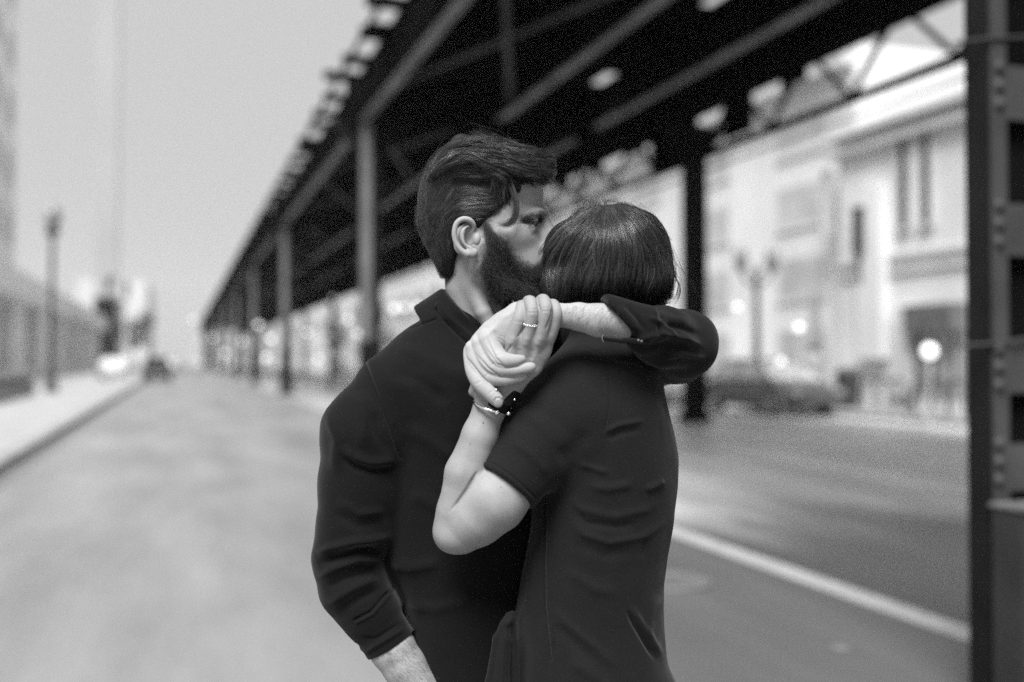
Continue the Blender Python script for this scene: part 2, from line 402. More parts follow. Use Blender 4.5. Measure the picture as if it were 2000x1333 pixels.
# shop front
slot(1792, 1888, 598, 650, 'awning_box', mat('awning_fabric', .10, .8, noise=(3, .4)), dep=.5, fr=False)
slot(1795, 1888, 652, 775, 'shop_glazing', M_GLG, dep=.03, fr=False)
for a in (1792, 1826, 1862, 1886): slot(a, a + 3, 650, 775, 'mullion', M_IRON, dep=.06, fr=False)
slot(1762, 1790, 600, 775, 'door_frame', M_TRIM, dep=.22, fr=False)
slot(1752, 1758, 600, 770, 'door_frame', M_WALL2, dep=.2, fr=False)
slot(1583, 1602, 575, 660, 'pane', M_GLG, dep=.03, fr=False)
lp = onb(1700, 440); l = tag(empty('wall_lantern', (bx - .36, lp.y, lp.z)), 'black wall lantern on a bracket on the pilaster of the stone building', 'wall lamp')
MB().box(-.16, .0, -.16, .16, -.9, .42).build('housing', mat('lantern_grey', .03, .5), l); MB().tube([(-.08, 0, -.9), (-.08, 0, -1.2), (.0, 0, -1.7)], .05, 8).build('bracket', M_IRON, l)
MB().box(-.2, .02, -.2, .2, .42, .5).build('cap', M_IRON, l)

def simple_building(name, label, x0, x1, y0, y1, h, face, m, floors, bays, glass, side='x', group=None, z0=.1, cornice=True, win=(.45, .55)):
    o = tag(empty(name, (face, (y0 + y1) / 2, 0)), label, 'building', group); cy = (y0 + y1) / 2
    MB().box(x0 - face, x1 - face, y0 - cy, y1 - cy, z0, h).build('wall', m, o)
    s = -1 if face == x0 else 1
    if cornice: MB().box(min(s * .5, 0) if s < 0 else 0, max(s * .5, 0) if s > 0 else 0, y0 - cy, y1 - cy, h - .7, h - .1).build('cornice', M_TRIM, o)
    W = (y1 - y0) / bays; H = (h - 1.5) / floors; n = 0
    for i in range(floors):
        for j in range(bays):
            if n >= 60: break
            n += 1
            a = y0 - cy + W * (j + .5) - W * win[0] / 2; bb = a + W * win[0]; c = z0 + 1 + H * i; d = c + H * win[1]
            f = MB().box(min(0, s * .08), max(0, s * .08), a - .08, bb + .08, c - .15, c).build('window', M_TRIM, o)
            MB().box(min(.002 * s, s * .04), max(.002 * s, s * .04), a, bb, c, d).build('pane', glass, f)
    # south gable toward the camera gets windows too
    return o
simple_building('brick_building', 'pale taller block beyond the corner building, glimpsed under the railway', 20.2, 40, yc + .1, 62, 11.5, 20.2, M_WALL2, 4, 6, mat('curtained_glass', .46, .5, noise=(.6, .2)))  # panes nearly as pale as the wall
simple_building('brick_building', 'long pale block farther down the right side of the street behind the trees', 20.6, 38, 62.1, 120, 14, 20.6, M_WALL, 3, 10, M_GL)
simple_building('brick_building', 'farthest pale block on the right side of the street', 21, 38, 120.1, 220, 20, 21, M_WALL2, 4, 9, M_GLG)

# left side: colonnaded podium and towers, distance haze put into pale colours
px_ = -12.0
pod = tag(empty('podium_building', (px_, 110, 0)), 'low podium building with dark glazing, white columns and a broad white canopy', 'building')
M_WHITE = mat('white_stone', .8, .8, noise=(.4, .08))
MB().box(-18, -1.0, -60, 60, .14, 6.0).build('wall', mat('podium_glass_wall', .7, .5, noise=(.25, .25)), pod)  # dark glazing coloured pale, distance haze painted in
MB().box(-19, .9, -61, 61, 6.0, 8.0).build('canopy', M_WHITE, pod)
for k, y in enumerate((71, 84.5, 99, 114, 129, 144, 159)):
    MB().tube([(-.1, y - 110, .14), (-.1, y - 110, 6.0)], .75, 16).build('column', M_WHITE, pod)
MB().box(-1.0, 1.2, -60, 60, .14, .7).build('plinth', M_WHITE, pod)
M_FAR = mat('far_tower_stone', .50, .9, noise=(.05, .06))
simple_building('tower_block', 'very tall pale tower far down the left side fading into the sky', -19, -14, 250, 256, 90, -14, mat('tower_stone', .33, .9, noise=(.05, .06)), 10, 3, M_GLG, cornice=False)
simple_building('tower_block', 'pale high rise over the podium at the left edge of the view', -46, -20, 92, 140, 60, -20, mat('high_rise_stone', .8, .9, noise=(.05, .05)), 8, 5, mat('tower_glass', .38, .6), cornice=False)
simple_building('brick_building', 'pale low block at the far left end of the street', -30, -14, 250, 290, 16, -14, M_FAR, 3, 6, mat('tower_glass', .36, .6))
simple_building('brick_building', 'pale block closing the left side of the street in the distance', -30, -10, 330, 420, 26, -10, M_FAR, 4, 6, mat('tower_glass', .36, .6))

# ------------------------------------------------------------------ street lamps and added glow balls
M_CLU = mat('small_globe', .6, .3, emit=1.0)
M_GLOBE = mat('lamp_glass', .2, .3)
def post_lamp(x, y, h, label, heads=2, group=None, z0=.13):
    o = tag(empty('street_lamp', (x, y, z0)), label, 'street lamp', group)
    MB().lathe([(.26, 0), (.26, .25), (.19, .35), (.17, .9), (.12, 1.05)], n=16).build('base', M_IRON, o)
    MB().tube([(0, 0, 1.0), (0, 0, h - 1.0)], [.115, .085], 12).build('pole', M_IRON, o)
    if heads == 1:
        MB().lathe([(.09, h - 1.0), (.30, h - .72), (.33, h - .68), (.14, h - .66)], n=14).build('collar', M_IRON, o)
        g = MB().lathe([(.14, h - .66), (.33, h - .35), (.34, h + .1), (.02, h + .45)], n=14).build('lantern', M_GLOBE, o)
    else:
        for s in (-1, 1):
            MB().tube([(0, 0, h - 1.3), (s * .35, 0, h - 1.15), (s * .55, 0, h - .85)], .045, 8).build('arm', M_IRON, o)
            MB().lathe([(.05, h - .86), (.17, h - .72), (.18, h - .70)], (s * .55, 0, 0), 14).build('collar', M_IRON, o)
            MB().lathe([(.15, h - .70), (.22, h - .45), (.18, h - .15), (.02, h)], (s * .55, 0, 0), 14).build('globe', M_GLOBE, o)
        MB().lathe([(.09, h - 1.0), (.14, h - .9), (.02, h - .6)], n=12).build('finial', M_IRON, o)
    return o
p = on_z(100, 768, .1); post_lamp(p.x, p.y, 7.3, 'black post lamp with one tall pale lantern on the left pavement by the planter', 1)
rp = ray(1478, 700); p = EYE + rp * (31.0); l2 = post_lamp(p.x, p.y, 4.9, 'twin armed black street lamp on the far right pavement behind the parked car', 2)
for px, d, lab in ((212, 80, 'distant globe lamp left of the street above the far traffic'),):
    p = at(px, 700, d); post_lamp(p.x, p.y, 8.0, lab, 1)
for i, (px, py, d, r) in enumerate(((505, 635, 48, .10), (475, 668, 62, .09), (680, 624, 40, .09), (650, 582, 44, .05), (790, 600, 40, .12), (642, 690, 50, .06), (1815, 686, 22, .16), (415, 660, 75, .1), (378, 625, 90, .13), (1560, 640, 26, .1))):  # glowing balls added to make the far bright discs
    p = at(px, py, d); o = tag(empty('globe_lamp', (p.x, p.y, 0)), ['white globe light on a thin post between the far left columns', 'white globe light just right of the second far column', 'white globe light beside the pale column strip behind the shoulder', 'dim globe light high beside the pale column strip',
        'white globe light left of the man\'s nape in the bright opening', 'dim low globe light on the road side under the railway', 'white globe light in the shop front by the foreground column', 'tiny globe light near the end of the railway', 'tiny globe light at the railway\'s far left tip', 'globe light beside the twin lamp above the parked car'][i], 'lamp', 'small globe lights along the far side')
    MB().tube([(0, 0, .0), (0, 0, p.z - r)], .03, 6).build('post', M_IRON if i < 6 else M_WALL2, o); MB().ball((0, 0, p.z), r, 14, 10).build('globe', mat('globe_glass', .6, .3, emit=.95 if r > .06 else .7), o)

for px, py, d, r in ((530, 662, 50, .11), (600, 650, 46, .09), (622, 702, 42, .07), (440, 690, 70, .12), (520, 700, 52, .12), (566, 694, 48, .09), (588, 628, 60, .08), (700, 652, 40, .10), (770, 602, 34, .11), (815, 598, 34, .10), (1478, 640, 33, .12), (1440, 600, 36, .09), (1525, 706, 24, .08)):  # more glowing balls, added to thicken the cluster of discs
    p = at(px, py, d); o = tag(empty('globe_lamp', (p.x, p.y, 0)), 'one of the smaller globe lights clustered low in the distance under the railway', 'lamp', 'cluster of small globe lights under the railway')
    MB().tube([(0, 0, .0), (0, 0, p.z - r)], .02, 6).build('post', M_WALL2, o); MB().ball((0, 0, p.z), r, 14, 10).build('globe', M_CLU, o)

# planter with clipped hedge on the left pavement
pl = tag(empty('planter', (-5.6, 38, .13)), 'long low planter box with a dark hedge on the left pavement', 'planter')
MB().box(-.7, .3, -9, 4.3, 0, .38).build('box', mat('planter_stone', .22, .8, noise=(1, .3)), pl)
hv = MB()
for k in range(2600):
    x, y, z = random.uniform(-.6, .2), random.uniform(-8.9, 4.2), random.uniform(.38, .62); a = random.uniform(0, PI); s = .06
    u = Vector((math.cos(a), math.sin(a), random.uniform(-.6, .6))) * s; v_ = Vector((random.uniform(-1, 1), random.uniform(-1, 1), 1)).normalized() * s
    c = Vector((x, y, z)); hv.add([c - u, c - v_, c + u, c + v_], [(0, 1, 2, 3)])
hv.build('hedge', mat('hedge_leaf', .05, .7, noise=(5, .4)), pl)

# trees
M_LEAF = mat('leaf', .20, .7, noise=(3, .5)); M_BARK = mat('bark', .06, .9, noise=(9, .4))
def tree(x, y, h, R, label, n=2600, leaf=.16):
    o = tag(empty('street_tree', (x, y, .1)), label, 'tree', 'street trees along the far pavements')
    t = MB().tube([(0, 0, 0), (.05, 0, h * .3), (0, .05, h * .55)], [.14, .10, .06], 8)
    cs = []
    for k in range(9):
        a = k * 2.4; rr = R * random.uniform(.3, .8); c = Vector((rr * math.cos(a), rr * math.sin(a), h * random.uniform(.45, .95)))
        cs.append((c, R * random.uniform(.28, .5))); t.tube([(0, 0, h * .35), c * .6 + Vector((0, 0, h * .1)), c], [.06, .04, .015], 6)
    t.build('trunk', M_BARK, o); cr = MB()
    for k in range(n):
        c, r = random.choice(cs); d = Vector((random.gauss(0, 1), random.gauss(0, 1), random.gauss(0, .8))).normalized() * r * random.uniform(.5, 1.05)
        q = c + d; u = Vector((random.gauss(0, 1), random.gauss(0, 1), random.gauss(0, 1))).normalized() * leaf; v_ = u.orthogonal().normalized() * leaf * .6
        cr.add([q - u, q - v_, q + u, q + v_], [(0, 1, 2, 3)])
    cr.build('crown', M_LEAF, o)
    return o
tree(18.0, 36.5, 3.0, 1.0, 'small leafy tree behind the twin lamp on the right pavement', 1500, .12)
for i, (y, h) in enumerate(((69, 4.6), (93, 5.0), (120, 6))):  # trees added so that gaps in the leaves give bright discs
    tree(17.8, y, h, 1.7, ['low pale leafy tree seen between the far railway columns, nearest of three', 'second pale leafy tree between the far railway columns', 'farthest pale leafy tree by the railway\'s end'][i], 1200, .2)
tree(-5.0, 120, 6.5, 2.2, 'pale roadside tree left of the distant cars', 1200, .2)

# ------------------------------------------------------------------ cars
def car(name, label, loc, rz, paint, L_=4.5, W=1.78, H=1.5, group='cars on the street', glass=None):
    o = tag(empty(name, loc, rz), label, 'car', group)
    st = [(-L_ / 2, .45, .72, .62), (-L_ / 2 + .12, .28, .90, .80), (-L_ * .36, .22, .96, .88), (-L_ * .2, .2, .97, .89), (0, .2, .97, .89), (L_ * .2, .2, .97, .89), (L_ * .33, .22, .92, .88), (L_ / 2 - .2, .26, .80, .80), (L_ / 2, .42, .66, .6)]
    v = []; n = 14
    for (y, z0, z1, w) in st:
        for k in range(n):
            a = 2 * PI * k / n; cx, cz = math.cos(a), math.sin(a); e = .45
            v.append((math.copysign(abs(cx) ** e, cx) * w, y, (z0 + z1) / 2 + math.copysign(abs(cz) ** e, cz) * (z1 - z0) / 2))
    m = MB(); f = [(i * n + k, i * n + (k + 1) % n, (i + 1) * n + (k + 1) % n, (i + 1) * n + k) for i in range(len(st) - 1) for k in range(n)]
    m.add(v, f, True); m.add(v[:n], [tuple(range(n))]); m.add(v[-n:], [tuple(range(n))[::-1]]); m.build('body', paint, o)
    # greenhouse
    def ring(z, yb, yf, w): return [(-w, yb, z), (w, yb, z), (w, yf, z), (-w, yf, z)]
    g = MB(); g.add(ring(.94, -L_ * .40, L_ * .30, .80) + ring(H - .06, -L_ * .24, L_ * .10, .62), [(0, 1, 5, 4), (1, 2, 6, 5), (2, 3, 7, 6), (3, 0, 4, 7)], False); g.build('windows', glass or M_CARGL, o)
    rf = MB(); rf.add(ring(H - .065, -L_ * .25, L_ * .11, .64) + ring(H, -L_ * .2, L_ * .06, .52), [(0, 1, 5, 4), (1, 2, 6, 5), (2, 3, 7, 6), (3, 0, 4, 7), (4, 5, 6, 7)], True); rf.build('roof', paint, o)
    for s in (-1, 1):
        for (ya, yb2) in ((-L_ * .40, -L_ * .24), (L_ * .30, L_ * .10), (-L_ * .06, -L_ * .06)): MB().bar((s * .805, ya, .94), (s * .63, yb2, H - .06), .05, .05).build('pillar', paint, o)
    for y in (-L_ * .31, L_ * .31):
        for s in (-1, 1):
            wv = MB().tube([(s * (W / 2 - .2), y, .32), (s * W / 2, y, .32)], .32, 20); wo = wv.build('wheel', M_IRON, o)
            MB().tube([(s * (W / 2 + .001), y, .32), (s * (W / 2 + .012), y, .32)], .19, 16).build('rim', M_GLG, wo)
    for s in (-1, 1):
        MB().box(s * .62 - .16, s * .62 + .16, L_ / 2 - .12, L_ / 2 + .0, .58, .72).build('headlight', M_GLG, o)
        MB().box(s * .62 - .18, s * .62 + .18, -L_ / 2 - .0, -L_ / 2 + .1, .62, .78).build('taillight', M_GLG, o)
    MB().box(-.26, .26, -L_ / 2 - .012, -L_ / 2 + .1, .5, .6).build('number_plate', M_TRIM, o)
    return o
M_CARGL = mat('car_glass', .5, .25, noise=(1, .2), spec=.6)  # pale base colour stands in for reflected sky
P_DK = mat('dark_car_paint', .012, .5, spec=.1); P_MD = mat('grey_car_paint', .10, .3, spec=.6); P_LT = mat('white_car_paint', .55, .3); P_SV = mat('silver_car_paint', .32, .3)
car('parked_car', 'dark grey sedan parked at the far right kerb beside the pedestrian', (15.25, 23.6, 0), PI, P_MD)
car('parked_car', 'pale car parked at the right kerb beyond the dark sedan', (15.3, 30.2, 0), PI, P_LT)
car('parked_car', 'silver car parked on the right, seen behind the bent elbow', (15.2, 38, 0), PI, P_SV)
p = on_z(305, 747, 0); car('driving_car', 'dark car driving away alone in the left lane far down the street', (p.x, p.y + 2, 0), 0, P_DK, H=1.62, glass=mat('dark_car_glass', .03, .3, spec=.3))
p = on_z(232, 744, 0); car('parked_car', 'white car parked at the left kerb, nearer the kerb than the dark car', (-4.3, p.y, .13), 0, P_LT)
p = on_z(262, 731, 0); car('driving_car', 'pale car waiting far beyond the dark car at the left kerb', (-1.2, 110, 0), 0, P_SV)
for i, y in enumerate((56, 66, 78, 92)):
    car('parked_car', ['silver car parked low between the far railway columns', 'white car second in the row between the far columns', 'dark car third in the row between the far columns', 'white car last in the row at the end of the railway'][i], (14.6, y, 0), 0, (P_SV, P_LT, P_MD, P_LT)[i])

# pavement furniture on the right
p = on_x(1657, 780, 17.6); bn = tag(empty('litter_bin', (17.6, p.y, .13)), 'dark litter bin on the right pavement just past the sedan\'s tail', 'litter bin')
MB().lathe([(.24, 0), (.30, .1), (.33, .95), (.36, 1.0), (.2, 1.12), (.001, 1.14)], n=18).build('drum', mat('bin_metal', .06, .5, noise=(6, .3)), bn); MB().box(-.35, -.30, -.12, .12, .72, .88).build('flap', M_IRON, bn)
for i, px in enumerate((1700, 1725, 1752, 1800, 1835, 1868)):
    q = on_x(px, 775, 17.4); r = tag(empty('bike_rack', (17.4, q.y, .13)), 'dark hoop bicycle rack in the row before the shop front', 'bicycle rack', 'hoop racks before the shop front')
    MB().tube([(0, -.28, 0), (0, -.28, .6), (0, -.2, .78), (0, 0, .85), (0, .2, .78), (0, .28, .6), (0, .28, 0)], .045, 8).build('hoop', M_IRON, r)
def bicycle(x, y, rz, label):
    o = tag(empty('bicycle', (x, y, .13), rz), label, 'bicycle')
    fr = MB(); A, B, C_, D = (0, -.5, .34), (0, -.15, .3), (0, -.25, .85), (0, .38, .85)
    for a, b_ in ((A, B), (B, C_), (C_, D), (B, D), (A, C_), (D, (0, .52, .34))): fr.tube([a, b_], .02, 6)
    fr.build('frame', M_IRON, o)
    for yy in (-.5, .52):
        MB().tube([(0, yy + .33 * math.cos(2 * PI * k / 20), .34 + .33 * math.sin(2 * PI * k / 20)) for k in range(21)], .02, 6, caps=False).build('wheel', M_IRON, o)
    MB().ball((0, -.27, .93), .08, 8, 6, (.7, 1.4, .5)).build('saddle', M_IRON, o); MB().tube([(-.25, .42, 1.0), (0, .36, .98), (.25, .42, 1.0)], .018, 6).build('handlebar', M_IRON, o)
q = on_x(1818, 775, 17.2); bicycle(17.1, q.y, .1, 'dark bicycle leaning at the racks before the shop front')
tr = tag(empty('traffic_signal', (-3.2, 66, .13)), 'traffic signal on a tall post left of the distant dark car', 'traffic signal')
MB().tube([(0, 0, 0), (0, 0, 5.6)], .07, 8).build('pole', M_WALL2, tr); MB().box(-.18, .18, -.14, .14, 5.2, 6.2).build('housing', mat('signal_housing', .12, .5), tr)

def pedestrian(x, y, z, rz, label, top, h=1.72):
    o = tag(empty('person', (x, y, z), rz), label, 'person')
    k = h / 1.72; me = bpy.data.meshes.new('body')
    V = [(0, 0, .95), (0, 0, 1.2), (0, 0, 1.42), (0, 0, 1.52), (0, .01, 1.64), (.2, 0, 1.4), (.25, .02, 1.12), (.23, .1, .88), (-.2, 0, 1.4), (-.25, .02, 1.12), (-.23, .1, .88), (.1, 0, .9), (.11, .03, .5), (.11, -.02, .08), (.11, .13, .04), (-.1, 0, .9), (-.11, -.05, .5), (-.11, -.12, .08), (-.11, .03, .04)]
    E = [(0, 1), (1, 2), (2, 3), (3, 4), (2, 5), (5, 6), (6, 7), (2, 8), (8, 9), (9, 10), (0, 11), (11, 12), (12, 13), (13, 14), (0, 15), (15, 16), (16, 17), (17, 18)]
    R_ = [.16, .15, .16, .06, .10, .07, .05, .035, .07, .05, .035, .1, .065, .045, .035, .1, .065, .045, .035]
    me.from_pydata([Vector(v) * k for v in V], E, []); b_ = bpy.data.objects.new('body', me); COL.objects.link(b_); b_.parent = o; me.materials.append(top)
    sk = b_.modifiers.new('skin', 'SKIN'); b_.modifiers.new('sub', 'SUBSURF').levels = 1; b_.modifiers['sub'].render_levels = 2
    for i, r in enumerate(R_): me.skin_vertices[0].data[i].radius = (r * k, r * k * .8)
    me.skin_vertices[0].data[0].use_root = True
    MB().ball((0, -.015, 1.67 * k), .112, 12, 8, (1, 1, 1.15)).build('hair', M_IRON, o)
    return o
p = at(1588, 700, 27.3); pedestrian(p.x, p.y, .13, 2.0, 'pedestrian with dark hair in a pale coat standing behind the parked sedan', mat('pale_coat', .42, .8))

# ------------------------------------------------------------------ air
hz = bpy.data.materials.new('haze'); hz.use_nodes = True; hz.node_tree.nodes.clear()
pv = hz.node_tree.nodes.new('ShaderNodeVolumePrincipled'); ho = hz.node_tree.nodes.new('ShaderNodeOutputMaterial')
pv.inputs['Color'].default_value = (.95, .95, .95, 1); pv.inputs['Density'].default_value = .00025; pv.inputs['Anisotropy'].default_value = .2
hz.node_tree.links.new(pv.outputs[0], ho.inputs['Volume'])
tag(MB().box(-500, 500, -290, 1200, -1.6, 92).build('haze', hz), kind='stuff')
# ================================================================== the couple
# organic shapes: smooth unions of tapered limbs sampled on a grid and turned into one continuous mesh.
# landmarks are measured in pixels of the 2000 px frame plus a depth w (metres behind the plane at D0), and turned into metres here
def P(px, py, w=0.0):
    d = D0 + w; return np.array([(px - 1000) / F_PX * d, -(py - 666.5) / F_PX * d, d])
def RR(r, w=0.0): return r / F_PX * (D0 + w)

def smin(a, b, k):
    if k <= 0: return np.minimum(a, b)
    h = np.maximum(k - np.abs(a - b), 0) / k
    return np.minimum(a, b) - h * h * k * .25

def cr(nodes, m=5):
    """a smooth curve through the nodes"""
    n = np.array(nodes, float); q = np.vstack([2 * n[0] - n[1], n, 2 * n[-1] - n[-2]]); r = []
    for i in range(1, len(q) - 2):
        for t in np.linspace(0, 1, m, endpoint=False): r.append(.5 * (2 * q[i] + (q[i + 1] - q[i - 1]) * t + (2 * q[i - 1] - 5 * q[i] + 4 * q[i + 1] - q[i + 2]) * t * t + (3 * q[i] - q[i - 1] - 3 * q[i + 1] + q[i + 2]) * t ** 3))
    return [tuple(x) for x in r] + [tuple(n[-1])]
class Field:
    def __init__(s, p0, p1, w0, w1, h):
        c = [P(px, py, w) for px in (p0[0], p1[0]) for py in (p0[1], p1[1]) for w in (w0, w1)]
        s.lo = np.min(c, 0); s.hi = np.max(c, 0); s.h = h
        s.n = np.ceil((s.hi - s.lo) / h).astype(int) + 1
        s.ax = [(s.lo[i] + np.arange(s.n[i]) * h).astype(np.float32) for i in range(3)]
        s.D = np.full(s.n, 1.0, np.float32)
    def _sub(s, lo, hi):
        i0 = np.clip(((np.array(lo) - s.lo) / s.h).astype(int), 0, s.n); i1 = np.clip(((np.array(hi) - s.lo) / s.h).astype(int) + 2, 0, s.n)
        if np.any(i1 <= i0): return None
        sl = tuple(slice(a, b) for a, b in zip(i0, i1))
        return sl, s.ax[0][sl[0]][:, None, None], s.ax[1][sl[1]][None, :, None], s.ax[2][sl[2]][None, None, :]
    def _put(s, sl, d, k, op):
        if op == 'add': s.D[sl] = smin(s.D[sl], d.astype(np.float32), k)
        else: s.D[sl] = -smin(-s.D[sl], d.astype(np.float32), k)   # 'sub'
    # a tapered limb through nodes (px, py, w, r_px); sz flattens it in depth
    def limb(s, nodes, k=.006, op='add', sz=1.0, pad=.0, grow=0.0):
        A = [(P(n[0], n[1], n[2]), RR(n[3], n[2]) + grow) for n in nodes]
        m = max(r for _, r in A) * max(1, sz) + 2 * k + .012 + pad
        lo = np.min([a for a, _ in A], 0) - m; hi = np.max([a for a, _ in A], 0) + m
        g = s._sub(lo, hi)
        if g is None: return s
        sl, X, Y, Z = g; best = None
        segs = list(zip(A, A[1:])) if len(A) > 1 else [(A[0], A[0])]
        for (a, ra), (b, rb) in segs:
            ab = b - a; ab2 = ab.copy(); ab2[2] /= sz; L2 = max(float(ab2 @ ab2), 1e-12)
            t = np.clip(((X - a[0]) * ab2[0] + (Y - a[1]) * ab2[1] + (Z - a[2]) / sz * ab2[2]) / L2, 0, 1)
            d = np.sqrt((X - a[0] - t * ab[0]) ** 2 + (Y - a[1] - t * ab[1]) ** 2 + ((Z - a[2] - t * ab[2]) / sz) ** 2) - (ra + (rb - ra) * t)
            best = d if best is None else smin(best, d, min(ra, rb) * .25)
        s._put(sl, best, k, op); return s
    def ball(s, px, py, w, rx, ry, rz, k=.006, op='add', rot=0.0):
        """ellipsoid, radii in px (rz too); rot turns it in the picture plane, degrees counter-clockwise"""
        c = P(px, py, w); r = np.array([RR(rx, w), RR(ry, w), RR(rz, w)]); return s.ell(c, r, k, op, rot)
    def ell(s, c, r, k=.006, op='add', rot=0.0, yaw=0.0):
        m = max(r) + 2 * k + .006; g = s._sub(c - m, c + m)
        if g is None: return s
        sl, X, Y, Z = g; x, y, z = X - c[0], Y - c[1], Z - c[2]
        if yaw: cy, sy = math.cos(yaw), math.sin(yaw); x, z = x * cy - z * sy, x * sy + z * cy
        if rot: a = math.radians(rot); x, y = x * math.cos(a) + y * math.sin(a), -x * math.sin(a) + y * math.cos(a)
        k0 = np.sqrt((x / r[0]) ** 2 + (y / r[1]) ** 2 + (z / r[2]) ** 2); k1 = np.sqrt((x / r[0] ** 2) ** 2 + (y / r[1] ** 2) ** 2 + (z / r[2] ** 2) ** 2) + 1e-9
        s._put(sl, k0 * (k0 - 1) / k1, k, op); return s
    # straight sleeve piece with flat ends
    def cyl(s, a, b, ra, rb, k=.002, op='add', sz=1.0):
        A, B = P(*a), P(*b); ra, rb = RR(ra, a[2]), RR(rb, b[2]); m = max(ra, rb) * 1.3 + .02
        g = s._sub(np.minimum(A, B) - m, np.maximum(A, B) + m)
        if g is None: return s
        sl, X, Y, Z = g; ax = B - A; L = np.linalg.norm(ax); ax /= L; x, y, z = X - A[0], Y - A[1], Z - A[2]
        t = x * ax[0] + y * ax[1] + z * ax[2]
        rad = np.sqrt((x - t * ax[0]) ** 2 + (y - t * ax[1]) ** 2 + ((z - t * ax[2]) / sz) ** 2) - (ra + (rb - ra) * np.clip(t / L, 0, 1))
        s._put(sl, -smin(-rad, -(np.abs(t - L / 2) - L / 2), .002), k, op); return s
    # loft: rows (py, px_left, px_right, w_centre, half_depth_m)
    def loft(s, rows, k=.02, ex=2.3, op='add'):
        rows = sorted(rows, key=lambda r: -P(0, r[0], r[3])[1])     # top first
        ys = np.array([P(0, r[0], r[3])[1] for r in rows]); cx = np.array([P((r[1] + r[2]) / 2, 0, r[3])[0] for r in rows])
        rx = np.array([RR((r[2] - r[1]) / 2, r[3]) for r in rows]); cz = np.array([D0 + r[3] for r in rows]); rz = np.array([r[4] for r in rows])
        Y = s.ax[1]; o = np.argsort(ys); f = lambda v: np.interp(Y, ys[o], v[o])
        ker = np.ones(9) / 9
        sm = lambda v: np.convolve(np.pad(v, 4, 'edge'), ker, 'valid')
        CX, RX, CZ, RZ = [sm(f(v))[None, :, None] for v in (cx, rx, cz, rz)]
        X = s.ax[0][:, None, None]; Z = s.ax[2][None, None, :]
        q = (np.abs((X - CX) / RX) ** ex + np.abs((Z - CZ) / RZ) ** ex) ** (1 / ex)
        d = (q - 1) * np.minimum(RX, RZ)
        yy = Y[None, :, None]; cap = np.maximum(yy - ys.max(), ys.min() - yy)
        d = -smin(-d, -np.broadcast_to(cap, d.shape), .03)
        s._put((slice(None),) * 3, d, k, op); return s
    def cut(s, p, n, k=.0):
        """keep what lies on the side n points away from; p=(px,py,w), n in camera axes"""
        p = P(*p); n = np.array(n, float); n /= np.linalg.norm(n)
        d = (s.ax[0][:, None, None] - p[0]) * n[0] + (s.ax[1][None, :, None] - p[1]) * n[1] + (s.ax[2][None, None, :] - p[2]) * n[2]
        s.D = -smin(-s.D, -d.astype(np.float32), k); return s
    def near(s, px, py, iso=0.0):
        """depth w of the surface nearest to the camera under image points (arrays); nan where there is none"""
        px = np.atleast_1d(px).astype(float); py = np.atleast_1d(py).astype(float)
        zs = s.ax[2][None, :]; x = (px[:, None] - 1000) / F_PX * zs; y = -(py[:, None] - 666.5) / F_PX * zs
        i = np.clip(np.rint((x - s.lo[0]) / s.h).astype(int), 0, s.n[0] - 1); j = np.clip(np.rint((y - s.lo[1]) / s.h).astype(int), 0, s.n[1] - 1)
        k = np.broadcast_to(np.arange(s.n[2])[None, :], i.shape); v = s.D[i, j, k] - iso
        ins = v < 0; has = ins.any(1); f = ins.argmax(1); r = np.arange(len(px)); f0 = np.maximum(f - 1, 0)
        a, b = v[r, f0], v[r, f]; t = np.where(a != b, a / np.where(a != b, a - b, 1), 0)
        return np.where(has, s.ax[2][f0] + np.clip(t, 0, 1) * s.h - D0, np.nan)
    def mesh(s, smooth=1):
        D = s.D; h = s.h; lo = s.lo; nx, ny, nz = D.shape
        for axis in range(3):     # close the borders
            for e in (0, -1):
                sl = [slice(None)] * 3; sl[axis] = e; D[tuple(sl)] = np.maximum(D[tuple(sl)], h * .5)
        S = D < 0; c = np.zeros((nx - 1, ny - 1, nz - 1), np.uint8)
        for i in (0, 1):
            for j in (0, 1):
                for k in (0, 1): c += S[i:nx - 1 + i, j:ny - 1 + j, k:nz - 1 + k]
        idx = np.argwhere((c > 0) & (c < 8)); N = len(idx)
        m = np.full(c.shape, -1, np.int32); m[idx[:, 0], idx[:, 1], idx[:, 2]] = np.arange(N)
        corner = np.array([(i, j, k) for i in (0, 1) for j in (0, 1) for k in (0, 1)])
        V = np.stack([D[idx[:, 0] + a, idx[:, 1] + b, idx[:, 2] + g] for a, b, g in corner], 1)
        acc = np.zeros((N, 3)); cnt = np.zeros(N)
        for p in range(8):
            for q in range(p + 1, 8):
                if np.abs(corner[p] - corner[q]).sum() != 1: continue
                a, b = V[:, p], V[:, q]; x = (a < 0) != (b < 0); t = np.where(x, a / np.where(x, a - b, 1), 0)[:, None]
                acc += np.where(x[:, None], corner[p] + t * (corner[q] - corner[p]), 0); cnt += x
        v = lo + (idx + acc / cnt[:, None]) * h; F = []
        for ax_ in range(3):
            u, w = [(1, 2), (2, 0), (0, 1)][ax_]
            a = [slice(None)] * 3; b = [slice(None)] * 3; a[ax_] = slice(0, -1); b[ax_] = slice(1, None)
            S0, S1 = S[tuple(a)], S[tuple(b)]; e = np.argwhere(S0 != S1); e = e[(e[:, u] > 0) & (e[:, w] > 0)]
            e = e[(e[:, u] < D.shape[u] - 1) & (e[:, w] < D.shape[w] - 1)]
            if not len(e): continue
            fl = S0[e[:, 0], e[:, 1], e[:, 2]]
            def cell(du, dw):
                q = e.copy(); q[:, u] -= du; q[:, w] -= dw; return m[q[:, 0], q[:, 1], q[:, 2]]
            Q = np.stack([cell(1, 1), cell(0, 1), cell(0, 0), cell(1, 0)], 1); Q[~fl] = Q[~fl][:, ::-1]; F.append(Q)
        F = np.concatenate(F); F = F[(F >= 0).all(1)]
